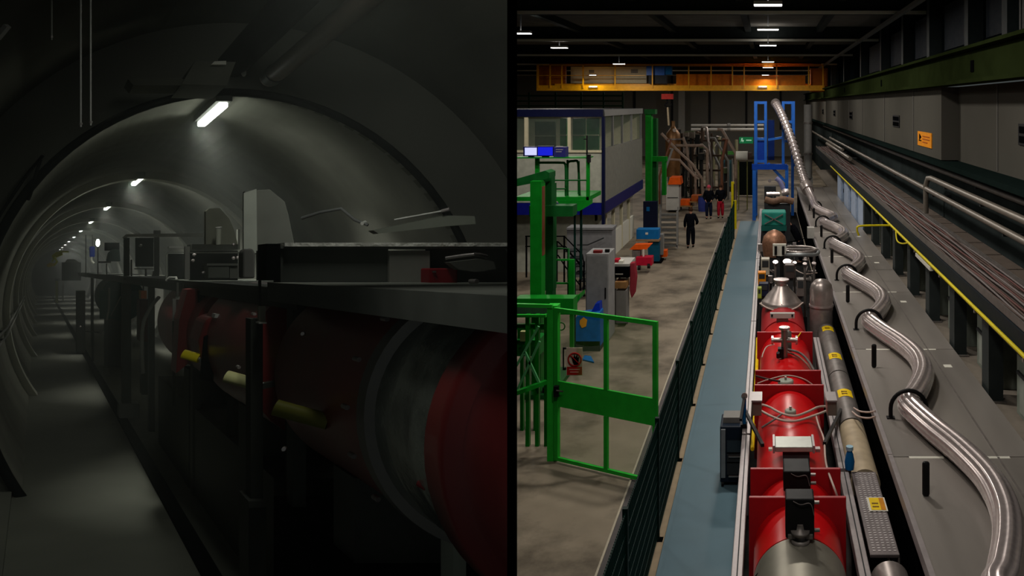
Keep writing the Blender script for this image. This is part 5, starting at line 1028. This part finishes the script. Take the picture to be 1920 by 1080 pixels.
# platform and racks above the vessels
tthing('service_platform', 'long dark service platform above the red vessels', 'platform', [('deck', MB().tb(1.33, 2.1, 4.1, 26, -.21, -.10), tdark, dict(sub=[('edge_strip', MB().tb(1.30, 1.33, 4.1, 26, -.13, -.10), M('edge grey', (70, 72, 66), .5))]))]
       + [('leg', MB().tb(1.34, 1.41, t, t+.1, WF, -.21), M('leg grey', (84, 86, 80), .6)) for t in (4.2, 6.9, 9.6, 12.5, 16, 20)])
tthing('cable_duct', 'wide dark cable duct above the nearest red vessels', 'duct', [('duct', MB().tb(1.15, 2.4, 1.9, 4.0, -.157, -.065), M('duct black green', (100, 101, 94), .6)), ('end_cap', MB().tb(1.16, 2.39, 4.0, 4.02, -.15, -.07), tdark)])
tthing('wire_tray', 'shallow rack crossing above the vessels, its top covered with crinkled silver foil', 'rack',
   [('frame_panel', tpb(526, 464, 728, 532, 4.02, .12), M('rack panel dark', (70, 72, 68), .6)), ('foil_top', tpb(534, 455, 960, 462, 3.98, .12), foil), ('rear_beam', tpb(520, 461, 960, 466, 4.0, .15), tdark),
    ('end_post', tpb(500, 457, 526, 526, 3.96, .16), blackm), ('grey_panel', tpb(730, 470, 806, 533, 4.0, .1), M('rack panel grey', (112, 110, 104), .6)), ('side_panel', tpb(806, 466, 960, 536, 4.08, .05), tdark)])
tthing('red_box', 'small dark red box hanging on the right end of the rack', 'box', [('case', tpb(805, 503, 858, 538, 3.9, .09), M('box dark red', (110, 14, 24), .5), dict(bevel=.006)), ('latch', tpb(812, 508, 818, 511, 3.89, .01), tdark)])
tthing('polished_pipe', 'short polished pipe end catching light behind the dark red box', 'pipe', [('pipe', MB().tube([hp(836, 484, 3.75), hp(870, 479, 3.75), hp(890, 477, 3.75)], .008, 10), chrome), ('elbow', MB().tube([hp(890, 477, 3.75), hp(900, 478, 3.76), hp(912, 481, 3.8)], .009, 10), dsteel), ('sleeve', tpoly([(842, 492), (900, 485), (925, 490), (930, 504), (895, 510), (860, 505)], 3.85, .05), M('sleeve grey', (88, 88, 82), .6))])
tthing('angled_beam', 'slanted grey beam with a bright tip above the rack', 'beam', [('beam', tpoly([(700, 432), (830, 404), (890, 405), (892, 420), (838, 424), (710, 438)], 5.0, .08), M('beam olive', (104, 106, 96), .6)), ('top_edge', MB().tube([hp(740, 412, 4.98), hp(828, 396, 4.98)], .006, 8), lgrey), ('tip', MB().tube([hp(828, 396, 4.98), hp(843, 392, 4.98)], .011, 8), chrome)])
tthing('angled_beam', 'dim slanted bar left of the bright tipped beam', 'beam', [('bar', MB().tube([hp(566, 409, 5.1), hp(600, 398, 5.1), hp(640, 391, 5.1), hp(665, 412, 5.1), hp(690, 422, 5.1)], .01, 8), M('bar grey dim', (90, 90, 88), .6)), ('joint', MB().lathe(hp(682, 418, 5.1), (0, -1, 0), [(-.02, .012), (.02, .012)], 8), lgrey)])
tthing('shield_screen', 'tall pale grey shield panel with a cut corner on the platform', 'panel', [('panel', tpoly([(459, 358), (506, 355), (534, 378), (541, 402), (552, 457), (552, 476), (459, 476)], 5.2, .05), tgrey, dict(bevel=.004)), ('lit_side', tpoly([(457, 362), (481, 354), (482, 474), (457, 480)], 5.16, .03), M('panel lit side', (196, 198, 186), .5))])  # lit left side of the panel painted in a lighter grey
tthing('shield_screen', 'smaller pale panel with a cut corner behind the tall one', 'panel', [('panel', tpoly([(386, 396), (392, 391), (412, 390), (430, 410), (438, 428), (446, 458), (386, 458)], 6.7, .07), M('panel warm', (168, 168, 150), .6))])
tthing('upright_cylinder', 'bright upright cylinder in front of the smaller pale panel', 'cylinder', [('cylinder', MB().cyl(hp(410, 458, 6.5), hp(410, 428, 6.5), .019, 16), M('cyl pale', (214, 214, 196), .4)), ('cap', MB().cyl(hp(410, 428, 6.5), hp(410, 426, 6.5), .022, 16), lgrey)])
tthing('frame_shelf', 'dark shelf box under the pale panels with small shiny fittings', 'shelf', [('top', tpb(360, 458, 446, 468, 7.2, .25), tdark), ('upright', tpb(347, 462, 356, 524, 7.2, .05), lgrey), ('upright', tpb(446, 430, 450, 468, 7.2, .05), tgrey), ('back', tpb(356, 470, 446, 526, 7.4, .05), blackm), ('rail', tpb(356, 472, 456, 475, 7.18, .04), tgrey)])
tthing('grey_case', 'flat grey case on the platform in front of the dark shelf', 'case', [('case', tpb(390, 496, 430, 522, 6.6, .16), M('case grey', (120, 122, 114), .5), dict(bevel=.008)), ('lid', tpb(388, 494, 446, 498, 6.58, .2), tgrey), ('side_block', tpb(431, 498, 447, 522, 6.62, .14), tgrey)])
tthing('round_motor', 'dull grey upright motor between the case and the black post', 'motor', [('body', tpoly([(456, 472), (462, 466), (474, 466), (478, 474), (478, 522), (456, 522)], 4.9, .12), M('motor grey', (100, 98, 94), .5), dict(bevel=.01)), ('bolt', MB().cyl(hp(496, 490, 4.6), hp(499, 491, 4.6), .008, 8), chrome), ('bolt', MB().cyl(hp(496, 513, 4.6), hp(499, 514, 4.6), .008, 8), chrome), ('plate', tpb(484, 470, 498, 526, 4.65, .04), M('plate dim', (76, 74, 70), .6))])
for i, (px, py, t) in enumerate(((438, 484, 7.0), (446, 483, 6.9), (364, 478, 7.1), (362, 489, 7.1), (381, 511, 6.5), (438, 458, 6.6))):
    c = hp(px, py, t)
    tthing('shiny_fitting', 'tiny shiny fitting on the dark shelf, %s counted from the left' % ORD[[2+2, 5, 1, 0, 2, 3][i]], 'fitting', [('shiny_fitting', MB().lathe(c, (.6, -1, .3), [(-.015, .008), (0, .014), (.012, .006)], 10), chrome)], group='shiny fittings on the shelf')
tthing('rail_frame', 'pale square tube frame standing on the platform', 'frame', [('top_rail', tpoly([(229, 446), (236, 439), (386, 437), (386, 444), (240, 444), (234, 450)], 12.0, .04), white), ('post', tpb(232, 446, 243, 524, 12.0, .04), M('post dim', (96, 98, 92), .6)), ('post', tpb(289, 443, 299, 524, 12.3, .04), M('post dim', (96, 98, 92), .6)), ('top_block', tpb(288, 432, 301, 439, 12.0, .05), lgrey), ('short_post', tpb(245, 487, 248, 526, 11.9, .03), tgrey)])
tthing('instrument_rack', 'small dark instrument rack inside the pale tube frame', 'rack', [('panel', tpb(254, 446, 288, 500, 12.5, .05), M('rack dim', (54, 56, 58), .6)), ('cross_rail', tpb(252, 503, 288, 505, 12.0, .03), tgrey), ('stand', tpb(272, 505, 275, 526, 12.1, .03), tgrey), ('bottle', MB().lathe(hp(288, 524, 11.6), (0, 0, 1), [(0, .02), (.05, .024), (.09, .012), (.12, .012)], 10), tgrey), ('disc', MB().lathe(hp(265, 460, 12.3), (0, -1, 0), [(0, .02), (.03, .02)], 12), tgrey)])
tthing('looped_frame', 'black looped frame on the platform left of the dark shelf', 'frame', [('loop', MB().tube([hp(312, 526, 8.1), hp(312, 478, 8.1), hp(316, 472, 8.1), hp(346, 472, 8.1)], .008, 8), tgrey), ('panel', tpb(316, 476, 346, 526, 8.2, .04), blackm), ('lid', tpb(317, 462, 345, 465, 8.15, .1), lgrey), ('pipe_end', MB().tube([hp(312, 526, 8.0), hp(318, 520, 8.0), hp(330, 520, 8.0), hp(332, 528, 8.0)], .012, 8), lgrey)])
tthing('teal_dome', 'dull teal curved hood farther along the platform', 'hood', [('hood', tpoly([(200, 490), (204, 474), (212, 467), (224, 467), (226, 490)], 16.0, .25), M('hood teal', (104, 134, 130), .5), dict(bevel=.01)), ('tray', tpb(184, 490, 208, 493, 15.8, .1), tgrey), ('leg', tpb(199, 494, 201, 522, 15.8, .03), tgrey), ('screen', tpb(196, 455, 224, 470, 16.6, .05), M('hood dark blue', (34, 50, 58), .5))])
tthing('blue_bag', 'bright blue bag hanging beside a white lamp far down the platform', 'bag', [('bag', tpb(168, 462, 178, 482, 19.0, .12), M('bag blue', (60, 90, 210), .5), dict(bevel=.02)), ('white_hose', MB().tube(sweep([hp(171, 482, 18.9), hp(172, 489, 18.9), hp(176, 494, 18.9)]), .025, 8), white), ('hanger', MB().cyl(hp(173, 462, 19.05), hp(173, 440, 19.05), .006, 6), tdark), ('mast', tpb(160, 440, 162, 520, 19.0, .03), tdark)])
c = hp(183.5, 457, 17.6)
tthing('small_lamp', 'small white glowing lamp on a rod beside the blue bag', 'lamp', [('bulb', MB().lathe(c, (0, 0, 1), [(-.06, .014), (-.02, .035), (.05, .035), (.10, .016)], 12), lamp_t), ('rod', MB().cyl(c-Vector((0, 0, .06)), c-Vector((0, 0, .72)), .01, 6), tdark)])
tthing('yellow_hoist', 'yellow chain hoist hanging far down the tunnel', 'hoist', [('beam', tpoly([(97, 479), (106, 472), (116, 472), (118, 478), (108, 482), (100, 486)], 20, .3), M('hoist yellow', (206, 206, 60), .5)), ('hook_block', tpoly([(87, 497), (94, 492), (104, 494), (98, 500), (90, 501)], 19.6, .2), M('hoist amber', (214, 190, 110), .5)), ('arm', MB().tube([hp(98, 490, 19.8), hp(103, 483, 19.8), hp(107, 491, 19.8), hp(101, 498, 19.8)], .02, 6), M('hoist yellow', (206, 206, 60))), ('rod', MB().cyl(hp(112, 472, 20), hp(128, 472, 20), .02, 6), M('hoist yellow', (206, 206, 60)))])
tthing('equipment_block', 'pale lidded equipment block at the far end of the platform', 'equipment', [('body', tpb(116, 492, 152, 526, 34, .4), M('block dim', (72, 74, 74), .6)), ('lid', tpoly([(122, 492), (126, 486), (140, 486), (148, 492)], 34, .3), tgrey)])
# things below the platform
tthing('yellow_post', 'pale yellow post at the far end of the walkway', 'post', [('post', tpb(104, 526, 109, 568, 45, .2), M('post yellow', (200, 200, 130), .5)), ('cap', tpb(103, 522, 113, 527, 44.8, .3), tgrey), ('white_post', tpb(117, 532, 119.5, 566, 44, .2), white)])
tthing('teal_vessel', 'dark teal vessel under the platform', 'vessel', [('body', MB().tcyl(1.62, -.56, 15.2, 16.8, .42, 32), M('vessel teal', (34, 84, 76), .5)), ('front_plate', tpb(187, 545, 222, 598, 15.0, .06), M('vessel teal', (34, 84, 76))), ('pipe', MB().tube([hp(205, 540, 14.8), hp(204, 582, 14.8), hp(200, 600, 14.8)], .016, 8), tgrey), ('strut', MB().bar(hp(226, 556, 14.8), hp(208, 592, 14.8), .015), tgrey), ('foot', MB().tb(1.4, 1.8, 16.0, 16.3, WF, -.85), tdark)])
tthing('orange_box', 'small orange box hanging under the platform edge', 'box', [('case', tpb(265, 545, 275, 560, 9.6, .08), M('tunnel orange', (206, 116, 66), .5)), ('strap', tpb(261, 544, 264, 560, 9.58, .03), M('strap tan', (140, 120, 80), .6)), ('hanger', tpb(268, 530, 270, 545, 9.6, .03), tdark)])
tthing('dark_red_case', 'dark red case behind the grey hose arc', 'case', [('dark_red_case', tpb(262, 562, 290, 640, 9.9, .3), M('case wine', (84, 30, 22), .6), dict(sub=[('foot', tpb(266, 640, 286, 740, 9.92, .2), tdark)]))])
tthing('hose_arc', 'grey flexible hose arching beside the dark red case', 'hose', [('hose_arc', MB().tube(sweep([hp(298, 557, 9.3), hp(287, 570, 9.3), hp(276, 588, 9.3), hp(269, 606, 9.3), hp(266, 640, 9.3), hp(268, 700, 9.3)]), .02, 10), tgrey)])
tthing('white_corner_frame', 'pale angled corner frame under the platform', 'frame', [('vertical', tpb(324, 560, 330, 602, 7.2, .03), lgrey), ('horizontal', tpb(330, 556, 352, 562, 7.2, .03), lgrey), ('upper_post', tpb(331, 530, 335, 558, 7.2, .03), tgrey), ('upper_post', tpb(344, 530, 351, 558, 7.2, .03), tgrey), ('foot', tpb(324, 602, 329, 760, 7.2, .03), tdark)])
tthing('white_tab', 'short pale bracket hanging under the dark cable duct', 'bracket', [('tab', tpb(485.5, 574, 498, 605, 4.1, .03), M('tab pale', (150, 146, 130), .6)), ('foot', tpb(485.5, 604, 500, 607, 4.05, .06), white), ('post', tpb(486, 520, 490, 574, 4.12, .02), tdark)])
tthing('grey_column', 'dim grey upright column under the end of the dark duct', 'column', [('column', tpb(470, 598, 493, 948, 4.15, .1), M('column dim', (66, 68, 62), .7)), ('base', tpb(466, 940, 497, 952, 4.1, .2), tdark), ('pedestal', tpb(466, 952, 500, 1215, 4.2, .2), tdark)])
tthing('corner_post', 'pale square post with a flat top near the bottom of the tunnel view', 'post', [('post', MB().pb(850, 970, 874, 1400, 2.9, .09, D), M('post grey', (150, 154, 140), .5)), ('top_plate', tpoly([(829, 960), (852, 960), (874, 971), (850, 972)], 2.92, .03), lgrey)])
tthing('column_support', 'dark support column at the left edge of the equipment row', 'column', [('column', tpb(229, 532, 246, 762, 10.4, .12), M('support dim', (80, 82, 76), .7)), ('foot', tpb(224, 758, 262, 784, 10.3, .25), tgrey)])
tthing('equipment_cabinet', 'dark cabinet standing at the foot of the walkway edge', 'cabinet', [('body', tpb(144, 545, 160, 662, 18.4, .5), M('cabinet dim', (70, 72, 64), .7)), ('door', tpb(146, 560, 158, 650, 18.35, .04), tdark), ('knob', MB().lathe(hp(151, 612, 18.3), (0, -1, 0), [(0, .02), (.03, .02)], 8), chrome)])
tthing('floor_box', 'pale metal box on the floor beside the walkway channel, nearer one', 'box', [('floor_box', tpoly([(230, 752), (246, 752), (258, 776), (240, 776)], 10.8, .3), tgrey)])
tthing('floor_box', 'pale metal box on the floor beside the walkway channel, farther one', 'box', [('floor_box', tpoly([(194, 690), (204, 690), (208, 704), (199, 704)], 14.6, .3), tgrey)])
tthing('valve_pair', 'two small shiny valves low under the teal vessel', 'valve', [('valve', MB().lathe(hp(160, 621, 19), (1, -.3, 0), [(-.02, .02), (.03, .03)], 10), lgrey), ('valve', MB().lathe(hp(191, 624, 16), (1, -.3, 0), [(-.03, .03), (.05, .035)], 10), lgrey), ('pipe', MB().bar(hp(160, 621, 19), hp(191, 624, 16), .02), tdark), ('post', tpb(172, 624, 176, 700, 17, .05), tdark)])
for px, py, t, lab in ((613-45, 626, 3.6, 'highest, on the dark vessel'), (533, 842, 3.2, 'lowest left, low under the vessel')):
    tthing('shiny_bolt', 'tiny shiny bolt head in the dark, ' + lab, 'bolt', [('shiny_bolt', MB().lathe(hp(px, py, t), (.3, -1, .4), [(-.02, .006), (0, .011), (.008, .008)], 8), chrome)], group='tiny bolt heads')
tthing('lower_frame', 'dark red curved lower frame under the nearest vessel', 'frame', [('lower_frame', MB().tube(sweep([hp(786, 905, 2.6), hp(830, 930, 2.55), hp(870, 950, 2.5), hp(910, 968, 2.45), hp(960, 985, 2.4)]), .012, 8), tred)])
tthing('equipment_skid', 'black equipment skid filling the space below the near vessels', 'skid', [('skid', MB().tb(1.30, 2.3, 2.2, 4.4, WF, -1.25), blackm), ('panel', MB().tb(1.36, 2.2, 4.6, 9.0, WF, -1.2), tdark)])
# ================================================================== HAZE IN THE TUNNEL
hm = bpy.data.materials.new('tunnel haze'); hm.use_nodes = True; nt = hm.node_tree; nt.nodes.clear()
vo = nt.nodes.new('ShaderNodeVolumeScatter'); vo.inputs['Density'].default_value = .0165; vo.inputs['Color'].default_value = (.95, 1, .92, 1); vo.inputs['Anisotropy'].default_value = .3
oo = nt.nodes.new('ShaderNodeOutputMaterial'); nt.links.new(vo.outputs[0], oo.inputs['Volume'])
h = mk('haze', MB().tb(-.8, 4.1, 2.0, 59, WF-.1, 1.9), hm, clip='L', kind='stuff'); h['label'] = 'thin grey haze filling the tunnel air'; h['category'] = 'haze'
SC.cycles.volume_bounces = 0; SC.cycles.volume_step_rate = 4
